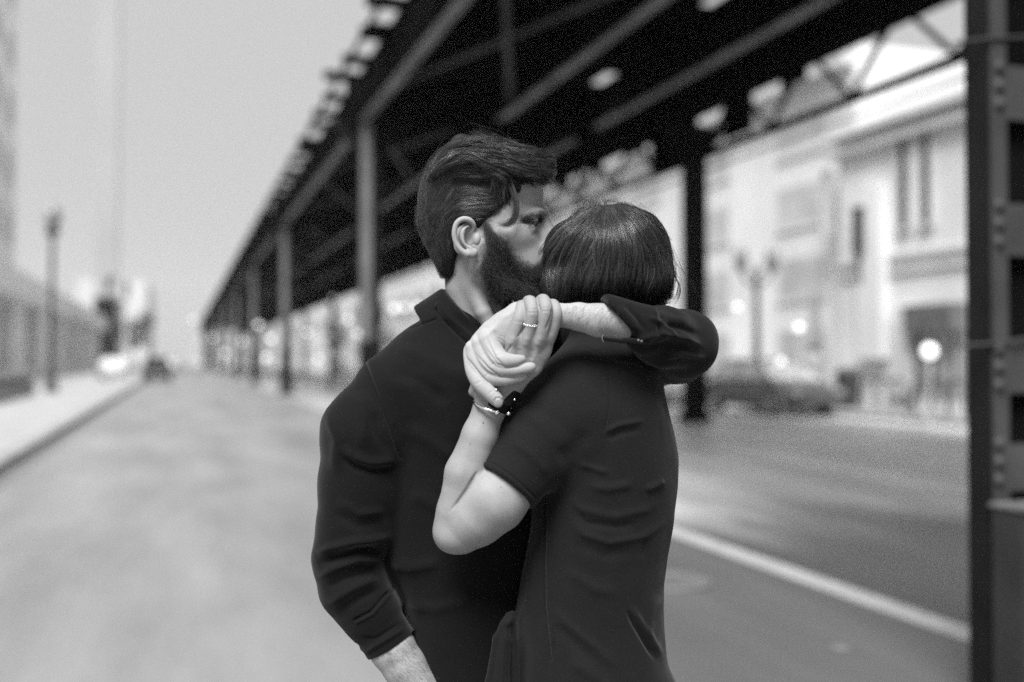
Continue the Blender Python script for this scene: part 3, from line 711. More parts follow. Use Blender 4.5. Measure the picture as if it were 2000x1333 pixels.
        for _ in range(smooth):
            nb = np.zeros_like(v); ct = np.zeros(len(v))
            for i in range(4):
                a, b = F[:, i], F[:, (i + 1) % 4]
                for ax_ in range(3): nb[:, ax_] += np.bincount(a, v[b, ax_], len(v)) + np.bincount(b, v[a, ax_], len(v))
                ct += np.bincount(a, minlength=len(v)) + np.bincount(b, minlength=len(v))
            v = v * .5 + .5 * nb / np.maximum(ct, 1)[:, None]
        return v, F

def normals(v, F):
    a, b, c, d = (v[F[:, i]] for i in range(4)); n = np.cross(c - a, d - b); N = np.zeros_like(v)
    for i in range(4):
        for k in range(3): N[:, k] += np.bincount(F[:, i], n[:, k], len(v))
    return N / (np.linalg.norm(N, axis=1, keepdims=True) + 1e-12)

def to_px(v): return v[:, 0] / v[:, 2] * F_PX + 1000, -v[:, 1] / v[:, 2] * F_PX + 666.5

def poly_dist(px, py, pts):
    best = np.full(len(px), 1e9); tt = np.zeros(len(px)); L = 0; pts = [np.array(p[:2], float) for p in pts]
    tot = sum(np.linalg.norm(b - a) for a, b in zip(pts, pts[1:]))
    for a, b in zip(pts, pts[1:]):
        ab = b - a; l = np.linalg.norm(ab); t = np.clip(((px - a[0]) * ab[0] + (py - a[1]) * ab[1]) / l ** 2, 0, 1)
        d = np.hypot(px - a[0] - t * ab[0], py - a[1] - t * ab[1]); u = d < best; best[u] = d[u]; tt[u] = (L + t[u] * l) / tot; L += l
    return best, tt

def subdivide(v, F):
    """each quad into four, so that seams and fine creases can be pressed in"""
    n = len(v); E = np.concatenate([np.stack([F[:, i], F[:, (i + 1) % 4]], 1) for i in range(4)]); Es = np.sort(E, 1)
    key = Es[:, 0].astype(np.int64) * n + Es[:, 1]; uq, inv = np.unique(key, return_inverse=True); a, b = uq // n, uq % n
    mid = (v[a] + v[b]) / 2; cen = v[F].mean(1); m = inv.reshape(4, -1).T + n; c = np.arange(len(F)) + n + len(uq)
    Q = np.concatenate([np.stack([F[:, i], m[:, i], c, m[:, (i - 1) % 4]], 1) for i in range(4)])
    V = np.concatenate([v, mid, cen])
    nb = np.zeros_like(V); ct = np.zeros(len(V))
    for i in range(4):
        p_, q_ = Q[:, i], Q[:, (i + 1) % 4]
        for k in range(3): nb[:, k] += np.bincount(p_, V[q_, k], len(V)) + np.bincount(q_, V[p_, k], len(V))
        ct += np.bincount(p_, minlength=len(V)) + np.bincount(q_, minlength=len(V))
    return V * .5 + .5 * nb / np.maximum(ct, 1)[:, None], Q

FOLD = 1.0
def crease(v, F, marks):
    """press folds, seams and creases into the side that faces the viewer. marks: (height_mm, half_width_px, points[, taper])"""
    N = normals(v, F); px, py = to_px(v); face = np.clip(-N[:, 2] * 2.5 + .15, 0, 1); disp = np.zeros(len(v))
    for mk in marks:
        amp, sig, pts = mk[:3]; taper = mk[3] if len(mk) > 3 else 1
        x = [p[0] for p in pts]; y = [p[1] for p in pts]; R = 3.2 * sig
        u = (px > min(x) - R) & (px < max(x) + R) & (py > min(y) - R) & (py < max(y) + R) & (face > 0)
        if not u.any(): continue
        d, t = poly_dist(px[u], py[u], pts); g = np.exp(-(d / sig) ** 2)
        if taper: g *= np.clip(np.sin(np.pi * np.clip(t, .02, .98)) * 1.6, 0, 1)
        disp[u] += FOLD * amp * .001 * g * face[u]
    return v + N * disp[:, None]

_gr = np.random.default_rng(3).random((24, 24, 24)).astype(np.float32)
def vnoise(p, s):
    q = p * s; i = np.floor(q).astype(int); f = q - i; f = f * f * (3 - 2 * f); r = 0
    for a in (0, 1):
        for b in (0, 1):
            for c in (0, 1):
                wgt = (f[:, 0] if a else 1 - f[:, 0]) * (f[:, 1] if b else 1 - f[:, 1]) * (f[:, 2] if c else 1 - f[:, 2])
                r = r + wgt * _gr[(i[:, 0] + a) % 24, (i[:, 1] + b) % 24, (i[:, 2] + c) % 24]
    return r - .5
def ripple(v, F, amp_mm, scale, stretch=(1, 1, 1)):
    N = normals(v, F); return v + N * (vnoise(v * np.array(stretch) + 7.3, scale) * amp_mm * .001)[:, None]

CR = np.array(CAMM.to_3x3()); CE = np.array(EYE)
def to_world(v):
    q = v.copy(); q[:, 2] *= -1; return q @ CR.T + CE
def npmesh(name, parts, m, parent=None, attr=None, smooth=True):
    """parts: list of (verts in camera metres, quads). One mesh object, placed in the world under parent"""
    vs, fs, o = [], [], 0
    if any(len(p) > 2 for p in parts): attr = dict(attr or {}, tone=np.concatenate([p[2] if len(p) > 2 else np.ones(len(p[0])) for p in parts]))
    for p in parts: vs.append(p[0]); fs.append(p[1] + o); o += len(p[0])
    v = to_world(np.concatenate(vs)); F = np.concatenate(fs)[:, ::-1]
    base = np.zeros(3); a_ = parent
    while a_ is not None: base = base + np.array(a_.location); a_ = a_.parent
    me = bpy.data.meshes.new(name); me.vertices.add(len(v)); me.vertices.foreach_set('co', (v - base).astype(np.float32).ravel())
    n = F.shape[1]; me.loops.add(F.size); me.loops.foreach_set('vertex_index', F.astype(np.int32).ravel())
    me.polygons.add(len(F)); me.polygons.foreach_set('loop_start', np.arange(0, F.size, n, dtype=np.int32)); me.polygons.foreach_set('loop_total', np.full(len(F), n, np.int32))
    me.polygons.foreach_set('use_smooth', np.full(len(F), smooth)); me.update(calc_edges=True); me.validate()
    if attr is not None:
        for nm, val in attr.items():
            at_ = me.attributes.new(nm, 'FLOAT', 'POINT'); at_.data.foreach_set('value', np.asarray(val, np.float32))
    me.materials.append(m); ob = bpy.data.objects.new(name, me); COL.objects.link(ob)
    if parent: ob.parent = parent
    return ob

def strands(paths, radii, n=3, tone=None):
    """paths (S, K, 3) in camera metres -> thin tapered tubes"""
    S, K, _ = paths.shape; t = np.gradient(paths, axis=1); t /= np.linalg.norm(t, axis=2, keepdims=True) + 1e-12
    ref = np.array([.31, .27, .91]); u = np.cross(t, ref); u /= np.linalg.norm(u, axis=2, keepdims=True) + 1e-12; w = np.cross(t, u)
    tap = np.interp(np.linspace(0, 1, K), [0, .1, .7, 1], [.8, 1, .8, .15]); R = radii[:, None, None] * tap[None, :, None]
    V = np.stack([paths + (u * math.cos(2 * PI * k / n) + w * math.sin(2 * PI * k / n)) * R for k in range(n)], 2)      # S,K,n,3
    i = np.arange(S)[:, None, None] * K * n + np.arange(K - 1)[None, :, None] * n; k = np.arange(n)[None, None, :]; k2 = (k + 1) % n
    F = np.stack([i + k, i + k2, i + n + k2, i + n + k], -1).reshape(-1, 4)
    if tone is None: tone = np.random.default_rng(S).lognormal(0, .35, S)
    return V.reshape(-1, 3), F, np.repeat(tone, K * n)

def comb(field, seeds, guides, length, per=10, spread=3.5, K=12, rad=.00016, lift=4.0, noise=6.0, iso=0.0, fallback=.06, power=2.5, tipspread=.35, seed=0):
    """locks of hair that follow the guide strokes over the surface of a hair mass. guides: list of polylines (px, py), root first"""
    g_ = np.random.default_rng(seed + 5); gp, gd = [], []
    for gl in guides:
        q = np.array(gl, float); dd = np.linalg.norm(np.diff(q, axis=0), axis=1); cum = np.r_[0, np.cumsum(dd)]; m = max(4, int(cum[-1] / 8))
        ss = np.linspace(0, cum[-1], m); x = np.interp(ss, cum, q[:, 0]); y = np.interp(ss, cum, q[:, 1])
        gp.append(np.stack([x, y], 1)); t = np.gradient(gp[-1], axis=0); gd.append(t / np.linalg.norm(t, axis=1, keepdims=True))
    gp = np.concatenate(gp); gd = np.concatenate(gd)
    s = np.array(seeds, float); M = len(s); L = length * g_.uniform(.6, 1.15, M); path = np.zeros((M, K, 2)); path[:, 0] = s; ang = g_.normal(0, .10, M)
    for k in range(1, K):
        p = path[:, k - 1]; d = np.linalg.norm(p[:, None] - gp[None], axis=2) + 1.5; wgt = d ** -power; v = (wgt[:, :, None] * gd[None]).sum(1)
        v /= np.linalg.norm(v, axis=1, keepdims=True) + 1e-9; ang = ang * .9 + g_.normal(0, .05, M)
        c, s_ = np.cos(ang), np.sin(ang); v = np.stack([v[:, 0] * c - v[:, 1] * s_, v[:, 0] * s_ + v[:, 1] * c], 1)
        gone = np.isnan(field.near(p[:, 0], p[:, 1], iso)); L = np.where(gone & (k > 1), L * .45, L)
        path[:, k] = p + v * (L / (K - 1))[:, None]
    tg = np.gradient(path, axis=1); tg /= np.linalg.norm(tg, axis=2, keepdims=True) + 1e-9; nrm = np.stack([-tg[..., 1], tg[..., 0]], -1)
    tt = np.linspace(0, 1, K); prof = np.interp(tt, [0, .4, 1], [1, .8, tipspread])
    off = g_.normal(0, 1, (M, per)); q = path[:, None] + nrm[:, None] * (off[:, :, None] * prof[None, None])[..., None] * spread
    ph = g_.uniform(0, 6.28, (M, 1, 1)); q = q + nrm[:, None] * (np.sin(tt[None, None] * 5 + ph) * noise * .15 * tt[None, None])[..., None]
    lk = g_.uniform(.3, 1.3, (M, 1, 1)) * np.clip(1 - off[:, :, None] ** 2 * .28, 0, 1)
    q = q.reshape(-1, K, 2); w = field.near(q[..., 0].ravel(), q[..., 1].ravel(), iso).reshape(-1, K)
    miss = np.isnan(w)
    for k in range(1, K):        # off the edge: carry the last depth on
        w[:, k] = np.where(np.isnan(w[:, k]), w[:, k - 1] + .0015, w[:, k])
    for k in range(1, K): w[:, k] = np.clip(w[:, k], w[:, k - 1] - .012, w[:, k - 1] + .012)
    w = np.where(np.isnan(w), fallback, w); w -= (lk * (np.sin(np.pi * tt * .85 + .1) * .8 + .2)[None, None]).reshape(-1, K) * lift / F_PX * D0 + g_.uniform(0, .0012, (len(w), 1))
    d = D0 + w; pts = np.stack([(q[..., 0] - 1000) / F_PX * d, -(q[..., 1] - 666.5) / F_PX * d, d], -1)
    tone = np.repeat(g_.lognormal(0, .55, M), per) * g_.lognormal(0, .35, M * per)
    return strands(pts, rad * g_.uniform(.6, 1.3, len(pts)), 3, tone)

def in_poly(px, py, poly):
    r = np.zeros(len(px), bool); n = len(poly)
    for i in range(n):
        x0, y0 = poly[i]; x1, y1 = poly[(i + 1) % n]
        if y0 == y1: continue
        c = ((y0 > py) != (y1 > py)) & (px < (x1 - x0) * (py - y0) / (y1 - y0) + x0); r ^= c
    return r
def scatter(poly, n, seed=0):
    g_ = np.random.default_rng(seed); x = [p[0] for p in poly]; y = [p[1] for p in poly]; out_ = []
    while len(out_) < n:
        a = g_.uniform(min(x), max(x), 4 * n); b = g_.uniform(min(y), max(y), 4 * n); k = in_poly(a, b, poly); out_ += list(zip(a[k], b[k]))
    return np.array(out_[:n])
# ------------------------------------------------------------------ materials of skin, hair and cloth
def skin_mat(name, base, dark, seed=0.0):
    m = mat(name, base, .6, spec=.22); nt = m.node_tree; b = nt.nodes['Principled BSDF']; tc = [n for n in nt.nodes if n.type == 'TEX_COORD'][0]
    b.inputs['Subsurface Weight'].default_value = .12; b.inputs['Subsurface Radius'].default_value = (.6, .6, .6); b.inputs['Subsurface Scale'].default_value = .004
    def noise(sc, det=4):
        n = nt.nodes.new('ShaderNodeTexNoise'); n.inputs['Scale'].default_value = sc; n.inputs['Detail'].default_value = det; nt.links.new(tc.outputs['Object'], n.inputs['Vector']); return n.outputs['Fac']
    def rng_(v, a, b_, c, d):
        r = nt.nodes.new('ShaderNodeMapRange'); nt.links.new(v, r.inputs['Value'])
        for k, val in (('From Min', a), ('From Max', b_), ('To Min', c), ('To Max', d)): r.inputs[k].default_value = val
        return r.outputs[0]
    def mulm(a, b_):
        x = nt.nodes.new('ShaderNodeMath'); x.operation = 'MULTIPLY'; nt.links.new(a, x.inputs[0]); nt.links.new(b_, x.inputs[1]); return x.outputs[0]
    blot = rng_(noise(38), .3, .7, base * .90, base * 1.08); fine = rng_(noise(900, 2), .3, .7, .93, 1.06)
    vo = nt.nodes.new('ShaderNodeTexVoronoi'); vo.inputs['Scale'].default_value = 75; nt.links.new(tc.outputs['Object'], vo.inputs['Vector'])
    fre = rng_(vo.outputs['Distance'], .03, .09, .80, 1.0)
    v = mulm(mulm(blot, fine), fre)
    at_ = nt.nodes.new('ShaderNodeAttribute'); at_.attribute_name = 'shade'       # hair roots under the skin: beard, brow, scalp
    mx = nt.nodes.new('ShaderNodeMix'); mx.data_type = 'FLOAT'; nt.links.new(at_.outputs['Fac'], mx.inputs[0]); nt.links.new(v, mx.inputs[2]); mx.inputs[3].default_value = dark
    nt.links.new(mx.outputs[0], b.inputs['Base Color'])
    bp = nt.nodes.new('ShaderNodeBump'); bp.inputs['Strength'].default_value = .35; bp.inputs['Distance'].default_value = .0006
    nt.links.new(noise(650, 3), bp.inputs['Height']); nt.links.new(bp.outputs[0], b.inputs['Normal'])
    return m
def cloth_mat(name, base, rough=.8, sheen=.25):
    m = mat(name, base, rough, spec=.05, sheen=sheen); nt = m.node_tree; b = nt.nodes['Principled BSDF']; tc = [n for n in nt.nodes if n.type == 'TEX_COORD'][0]
    n = nt.nodes.new('ShaderNodeTexNoise'); n.inputs['Scale'].default_value = 1100; n.inputs['Detail'].default_value = 2
    n2 = nt.nodes.new('ShaderNodeTexNoise'); n2.inputs['Scale'].default_value = 22; n2.inputs['Detail'].default_value = 4
    r = nt.nodes.new('ShaderNodeMapRange'); r.inputs['From Min'].default_value = .3; r.inputs['From Max'].default_value = .7; r.inputs['To Min'].default_value = base * .55; r.inputs['To Max'].default_value = base * 1.5
    ad = nt.nodes.new('ShaderNodeMath'); ad.operation = 'MULTIPLY_ADD'; ad.inputs[1].default_value = .5; ad.inputs[2].default_value = .25
    nt.links.new(tc.outputs['Object'], n.inputs['Vector']); nt.links.new(tc.outputs['Object'], n2.inputs['Vector'])
    nt.links.new(n.outputs['Fac'], r.inputs['Value']); nt.links.new(r.outputs[0], b.inputs['Base Color'])
    bp = nt.nodes.new('ShaderNodeBump'); bp.inputs['Strength'].default_value = .3; bp.inputs['Distance'].default_value = .0004; nt.links.new(n.outputs['Fac'], bp.inputs['Height'])
    bp2 = nt.nodes.new('ShaderNodeBump'); bp2.inputs['Strength'].default_value = .35; bp2.inputs['Distance'].default_value = .003; nt.links.new(n2.outputs['Fac'], bp2.inputs['Height']); nt.links.new(bp.outputs[0], bp2.inputs['Normal'])
    nt.links.new(bp2.outputs[0], b.inputs['Normal'])
    return m
M_SKIN_M = skin_mat('man_skin', .31, .022); M_SKIN_W = skin_mat('woman_skin', .25, .03)
def hair_mat(name, base, rough, spec):
    m = mat(name, base, rough, spec=spec); nt = m.node_tree; a = nt.nodes.new('ShaderNodeAttribute'); a.attribute_name = 'tone'
    x = nt.nodes.new('ShaderNodeMath'); x.operation = 'MULTIPLY'; x.inputs[1].default_value = base; nt.links.new(a.outputs['Fac'], x.inputs[0]); nt.links.new(x.outputs[0], nt.nodes['Principled BSDF'].inputs['Base Color']); return m
M_HAIR_M = hair_mat('man_hair', .032, .33, .8); M_HAIR_W = hair_mat('woman_hair', .034, .33, .8); M_BEARD = hair_mat('beard_hair', .030, .5, .35)
M_ARMHAIR = mat('arm_hair', .07, .5, spec=.3); M_SCALP = mat('hair_mass', .010, .6, spec=.2)
M_SHIRT_M = cloth_mat('man_shirt_cloth', .0058, .8, .07); M_SHIRT_W = cloth_mat('woman_shirt_cloth', .0095, .8, .07); M_DENIM = cloth_mat('trouser_cloth', .006, .85, .02)
M_STRAP = mat('black_leather', .005, .5, spec=.12); M_METAL = mat('polished_silver', .75, .18, metal=1.0); M_GEM = mat('ring_stones', .8, .08, metal=.6); M_EYE = mat('eye', .06, .15, spec=.6); M_IRIS = mat('iris', .02, .1, spec=.7)
M_NAIL = mat('nail', .2, .3, spec=.5)

feet = P(930, 0, .16); fw = to_world(feet[None])[0]
MAN = tag(empty('person', (fw[0], fw[1], 0)), 'bearded man with wavy dark hair in a black shirt, kissing the woman\'s head', 'person')
feet = P(1180, 0, .02); fw = to_world(feet[None])[0]
WOM = tag(empty('person', (fw[0], fw[1], 0)), 'woman seen from behind in a short sleeved dark shirt, hugging the bearded man', 'person')

# ================================================================== HER: arm, hand, head
wf = Field((838, 560), (1215, 1110), -.20, .03, .00118)
wf.limb([(958, 792, -.118, 30), (938, 850, -.118, 35), (912, 925, -.116, 42), (895, 1000, -.112, 41), (893, 1035, -.108, 41)], .006)
wf.limb([(901, 1036, -.110, 46), (930, 1010, -.116, 56), (966, 977, -.122, 62), (1006, 938, -.114, 54), (1080, 850, -.08, 40)], .006)
wf.ball(876, 1040, -.108, 24, 30, 30, .02)                       # point of the elbow
wf.limb([(960, 792, -.119, 29), (990, 748, -.126, 30)], .012, sz=.8)
# back of the hand, knuckles and four fingers folded over his wrist
wf.limb([(985, 752, -.128, 27), (1010, 712, -.131, 27), (1022, 688, -.132, 27)], .010, sz=.6)
wf.limb([(1000, 745, -.127, 24), (1036, 712, -.130, 24), (1052, 683, -.131, 24)], .010, sz=.6)
K = .0013
wf.limb([(1000, 716, -.136, 15), (999, 690, -.139, 14), (1000, 668, -.142, 14.5)], .008)
wf.limb(cr([(1000, 668, -.142, 14.5), (1008, 640, -.146, 12.5), (1015, 622, -.146, 12.5), (1019, 605, -.138, 11.5), (1018, 597, -.124, 10.5)]), K)
wf.limb([(1022, 700, -.136, 13), (1028, 668, -.144, 13)], .008)
wf.limb(cr([(1028, 668, -.144, 13), (1034, 645, -.150, 11.5), (1039, 612, -.153, 12.6), (1037, 592, -.142, 12), (1031, 589, -.122, 11)]), K)
wf.limb([(1044, 700, -.134, 13), (1053, 668, -.143, 13)], .008)
wf.limb(cr([(1053, 668, -.143, 13), (1060, 640, -.150, 12), (1066, 608, -.153, 12.8), (1062, 588, -.142, 11.8), (1055, 588, -.122, 10.5)]), K)
wf.limb([(1060, 690, -.128, 12.5), (1072, 662, -.136, 12.5)], .008)
wf.limb(cr([(1072, 662, -.136, 12.5), (1083, 632, -.142, 11.5), (1086, 612, -.144, 11), (1082, 597, -.134, 10.5), (1076, 594, -.118, 9.5)]), K)
wf.limb([(966, 770, -.112, 14), (936, 772, -.104, 12), (925, 765, -.104, 10), (926, 755, -.106, 8)], .006)     # thumb behind his fingers
v, F = wf.mesh(1)
FOLD = 1.5
v = crease(v, F, [(-1.3, 1.7, [(1028, 596), (1026, 625), (1023, 640), (1016, 652), (1008, 662)]), (-1.3, 1.7, [(1048, 586), (1054, 606), (1052, 628), (1044, 648)]), (-1.5, 2.0, [(1078, 602), (1077, 618), (1065, 646)]),
    (-1.1, 2.0, [(1003, 670), (988, 690), (984, 708)], 1),
    (-.35, 2.2, [(1028, 611), (1050, 611)]), (-.35, 1.6, [(1030, 605), (1050, 604)]), (-.35, 2.0, [(1055, 608), (1078, 608)]), (-.3, 1.6, [(1056, 602), (1076, 601)]),
    (.5, 5, [(1040, 614), (1039, 606)], 0), (.5, 5, [(1067, 610), (1066, 602)], 0), (-.3, 2, [(1004, 628), (1022, 630)]),
    (.9, 6, [(1001, 671), (1002, 664)], 0), (.9, 6, [(1027, 673), (1029, 664)], 0), (.9, 6, [(1051, 672), (1054, 664)], 0), (.8, 6, [(1070, 665), (1073, 657)], 0),
    (-.8, 5, [(1014, 680), (1012, 700)], 1), (-.8, 5, [(1040, 680), (1036, 704)], 1), (-.7, 5, [(1060, 678), (1054, 696)], 1),
    (.45, 3, [(1024, 690), (1018, 725)], 1), (.4, 3, [(1046, 690), (1034, 722)], 1),
    (-2.6, 3, [(879, 1000), (893, 982), (912, 956), (934, 920)], 1), (.8, 10, [(925, 830), (905, 900), (892, 950)], 1)])
FOLD = 1.0; arm_w = (v, F)
# head, neck and body under the clothes
hf = Field((1040, 370), (1350, 720), -.15, .16, .003)
hf.ball(1190, 500, .015, 118, 96, 118); hf.ball(1150, 540, .05, 70, 70, 80, .02); hf.limb([(1185, 560, .03, 55), (1180, 720, .02, 62)], .02); head_w = hf.mesh(1)
bf = Field((1020, 660), (1350, 1460), -.12, .16, .005)
bf.loft([(700, 1090, 1235, .02, .09), (760, 1065, 1275, .02, .11), (900, 1068, 1298, .02, .11), (1050, 1068, 1285, .02, .10), (1200, 1060, 1278, .02, .10), (1333, 1055, 1305, .02, .11), (1450, 1052, 1315, .02, .11)]); body_w = bf.mesh(1)
ax_, ay_ = to_px(arm_w[0]); mole = np.zeros(len(ax_))
for mx_, my_, mr_, ms_ in ((944, 827, 1.9, .9), (918, 868, 1.3, .7), (978, 952, 1.2, .5), (930, 1012, 1.2, .45), (905, 920, 1.0, .4), (990, 1000, 1.3, .45), (952, 985, 1.0, .4), (1010, 975, 1.1, .4)): mole = np.maximum(mole, ms_ * (np.hypot(ax_ - mx_, ay_ - my_) < mr_))
npmesh('body', [arm_w, head_w, body_w], M_SKIN_W, WOM, attr={'shade': np.concatenate([mole, np.zeros(len(head_w[0]) + len(body_w[0]))])})

# hair mass of the woman
wh = Field((1030, 370), (1360, 630), -.16, .16, .0022)
wh.ball(1190, 500, .012, 121, 97, 121, .01); wh.ball(1178, 548, .015, 114, 58, 116, .015); wh.ball(1212, 470, .01, 88, 66, 98, .012); wh.ball(1253, 540, .01, 62, 64, 90, .012); wh.ball(1120, 480, .0, 56, 48, 70, .012)
wh.ball(1088, 560, .0, 34, 50, 60, .02); wh.ball(1094, 498, -.005, 32, 36, 50, .012)
wh.cut((1180, 608, 0), (0, -1, 0), .01)
v, F = wh.mesh(2); HW = npmesh('hair', [(ripple(v, F, 2.5, 60, (1, .3, 1)), F)], M_SCALP, WOM)
top = (1186, 402)
gw = [[(1178, 403), (1140, 420), (1100, 450), (1072, 490), (1062, 540), (1075, 590)], [(1182, 403), (1150, 435), (1120, 470), (1096, 520), (1092, 595)], [(1184, 404), (1168, 440), (1148, 480), (1132, 530), (1128, 600)],
      [(1187, 404), (1186, 450), (1178, 500), (1168, 550), (1164, 605)], [(1190, 404), (1206, 440), (1210, 490), (1206, 545), (1202, 605)], [(1196, 404), (1228, 430), (1246, 475), (1250, 535), (1240, 600)],
      [(1205, 403), (1250, 425), (1280, 468), (1290, 530), (1275, 600)], [(1215, 403), (1262, 425), (1296, 468), (1312, 520), (1310, 590)], [(1225, 405), (1268, 432), (1303, 480), (1318, 530), (1314, 596)]]
region = [(1186, 404), (1240, 412), (1285, 450), (1310, 500), (1316, 560), (1300, 598), (1080, 598), (1066, 520), (1080, 470), (1120, 432), (1160, 410)]
g_ = np.random.default_rng(2)
seeds = np.concatenate([scatter(region, 520, 1), np.stack([g_.normal(1188, 22, 260), g_.uniform(402, 425, 260)], 1)])
S1 = comb(wh, seeds, gw, 110, per=24, spread=4.2, K=14, rad=.00017, lift=6, noise=9, seed=1)
S2 = comb(wh, scatter([(1150, 404), (1230, 404), (1225, 440), (1150, 440)], 120, 4), gw, 170, per=22, spread=5, K=16, rad=.00017, lift=11, noise=16, seed=2)
S3 = comb(wh, seeds[::2], gw, 85, per=4, spread=11, K=14, rad=.00013, lift=13, noise=34, seed=3)
npmesh('strands', [S1, S2, S3], M_HAIR_W, HW)
def wisps(name, lines, m, parent, rad=.00012, n=1, jit=1.2, seed=0):
    g = np.random.default_rng(seed); out_ = []
    for ln in lines:
        q = np.array(ln, float); dd = np.r_[0, np.cumsum(np.linalg.norm(np.diff(q[:, :2], axis=0), axis=1))]; ss = np.linspace(0, dd[-1], 22)
        base_ = np.stack([np.interp(ss, dd, q[:, i]) for i in range(3)], 1)
        for _ in range(3): base_[1:-1] = (base_[:-2] + base_[1:-1] * 2 + base_[2:]) / 4
        for k in range(n):
            o = g.normal(0, jit, 2) * (1 if n > 1 else 0); r = base_.copy(); tt = np.linspace(.2, 1.4, 22); r[:, 0] += o[0] * tt; r[:, 1] += o[1] * tt; r[:, 2] += g.normal(0, .0008) * tt
            d = D0 + r[:, 2]; out_.append(np.stack([(r[:, 0] - 1000) / F_PX * d, -(r[:, 1] - 666.5) / F_PX * d, d], 1))
    p_ = np.array(out_); return npmesh(name, [strands(p_, rad * g.uniform(.7, 1.2, len(p_)), 4)], m, parent)
fly = [[(1302, 455, .0), (1322, 500, .0), (1335, 535, .0), (1352, 555, 0), (1368, 580, 0), (1370, 605, 0)], [(1310, 500, .0), (1328, 525, .0), (1350, 548, .0), (1366, 570, 0)], [(1290, 440, 0), (1312, 480, 0), (1324, 520, 0), (1332, 545, 0), (1328, 572, 0), (1318, 590, 0)],
       [(1312, 510, -.01), (1318, 540, -.01), (1330, 560, -.01), (1328, 580, 0), (1316, 596, 0)], [(1316, 530, -.01), (1330, 548, -.01), (1326, 575, 0), (1312, 592, 0)], [(1260, 420, 0), (1300, 455, 0), (1316, 490, 0), (1322, 530, 0)], [(1238, 404, 0), (1232, 396, 0), (1236, 386, 0)]]
for k in range(70):
    x0 = 1150 + random.uniform(-12, 75); fly.append([(x0, 410, random.uniform(-.02, .03)), (x0 + random.uniform(-10, 14), 398 + random.uniform(-4, 2), .0), (x0 + random.uniform(-28, 28), 388 + random.uniform(-8, 8), 0)])
for k in range(16):
    x0, y0 = random.choice(((1100, 446), (1120, 432), (1140, 420), (1080, 470))); fly.append([(x0 + 8, y0 + 8, -.02), (x0 - 4, y0 - 3 + random.uniform(-3, 3), -.01), (x0 - 14 + random.uniform(-6, 6), y0 + 6 + random.uniform(-10, 4), 0)])
wisps('flyaway_strands', fly, M_HAIR_W, HW, .00011, 3, 1.2, 7)
wisps('loose_lock', [[(1300, 520, -.02), (1322, 545, -.02), (1330, 565, -.015), (1324, 585, -.01), (1314, 600, -.01)]], M_HAIR_W, HW, .00018, 9, 1.5, 9)
wisps('loose_lock', [[(1306, 540, -.02), (1326, 552, -.02), (1322, 578, -.015), (1310, 596, -.01)]], M_HAIR_W, HW, .00018, 7, 1.5, 10)

# shirt of the woman
sf = Field((915, 600), (1365, 1460), -.22, .17, .0026)
sf.loft([(682, 1098, 1225, .02, .07), (700, 1075, 1258, .015, .10), (722, 1055, 1278, .01, .115), (750, 1042, 1290, .008, .125), (790, 1036, 1299, .0, .13), (838, 1038, 1311, .0, .13), (884, 1042, 1320, .0, .13), (931, 1044, 1320, .0, .13), (1014, 1040, 1311, .0, .125), (1082, 1030, 1301, .0, .12), (1139, 1020, 1293, .0, .12), (1202, 1006, 1294, .0, .12), (1254, 1002, 1299, .0, .125), (1290, 1000, 1303, .0, .13), (1333, 998, 1323, .0, .13), (1460, 990, 1350, .0, .13)], ex=2.2)
sf.limb([(1142, 764, -.045, 84), (1085, 826, -.075, 82), (1042, 880, -.098, 76)], .035)
sf.cyl((1062, 856, -.088), (986, 953, -.122), 77, 68, .012)
sf.ball(1215, 730, -.03, 60, 45, 70, .03); sf.limb([(1175, 720, .0, 72), (1180, 640, .01, 62)], .03)
v, F = sf.mesh(2)
v, F = subdivide(v, F); v = ripple(v, F, 5.0, 13, (1, .6, 1)); v = ripple(v, F, 1.6, 34); v = ripple(v, F, 1.0, 70, (1, .45, 1)); FOLD = 1.25
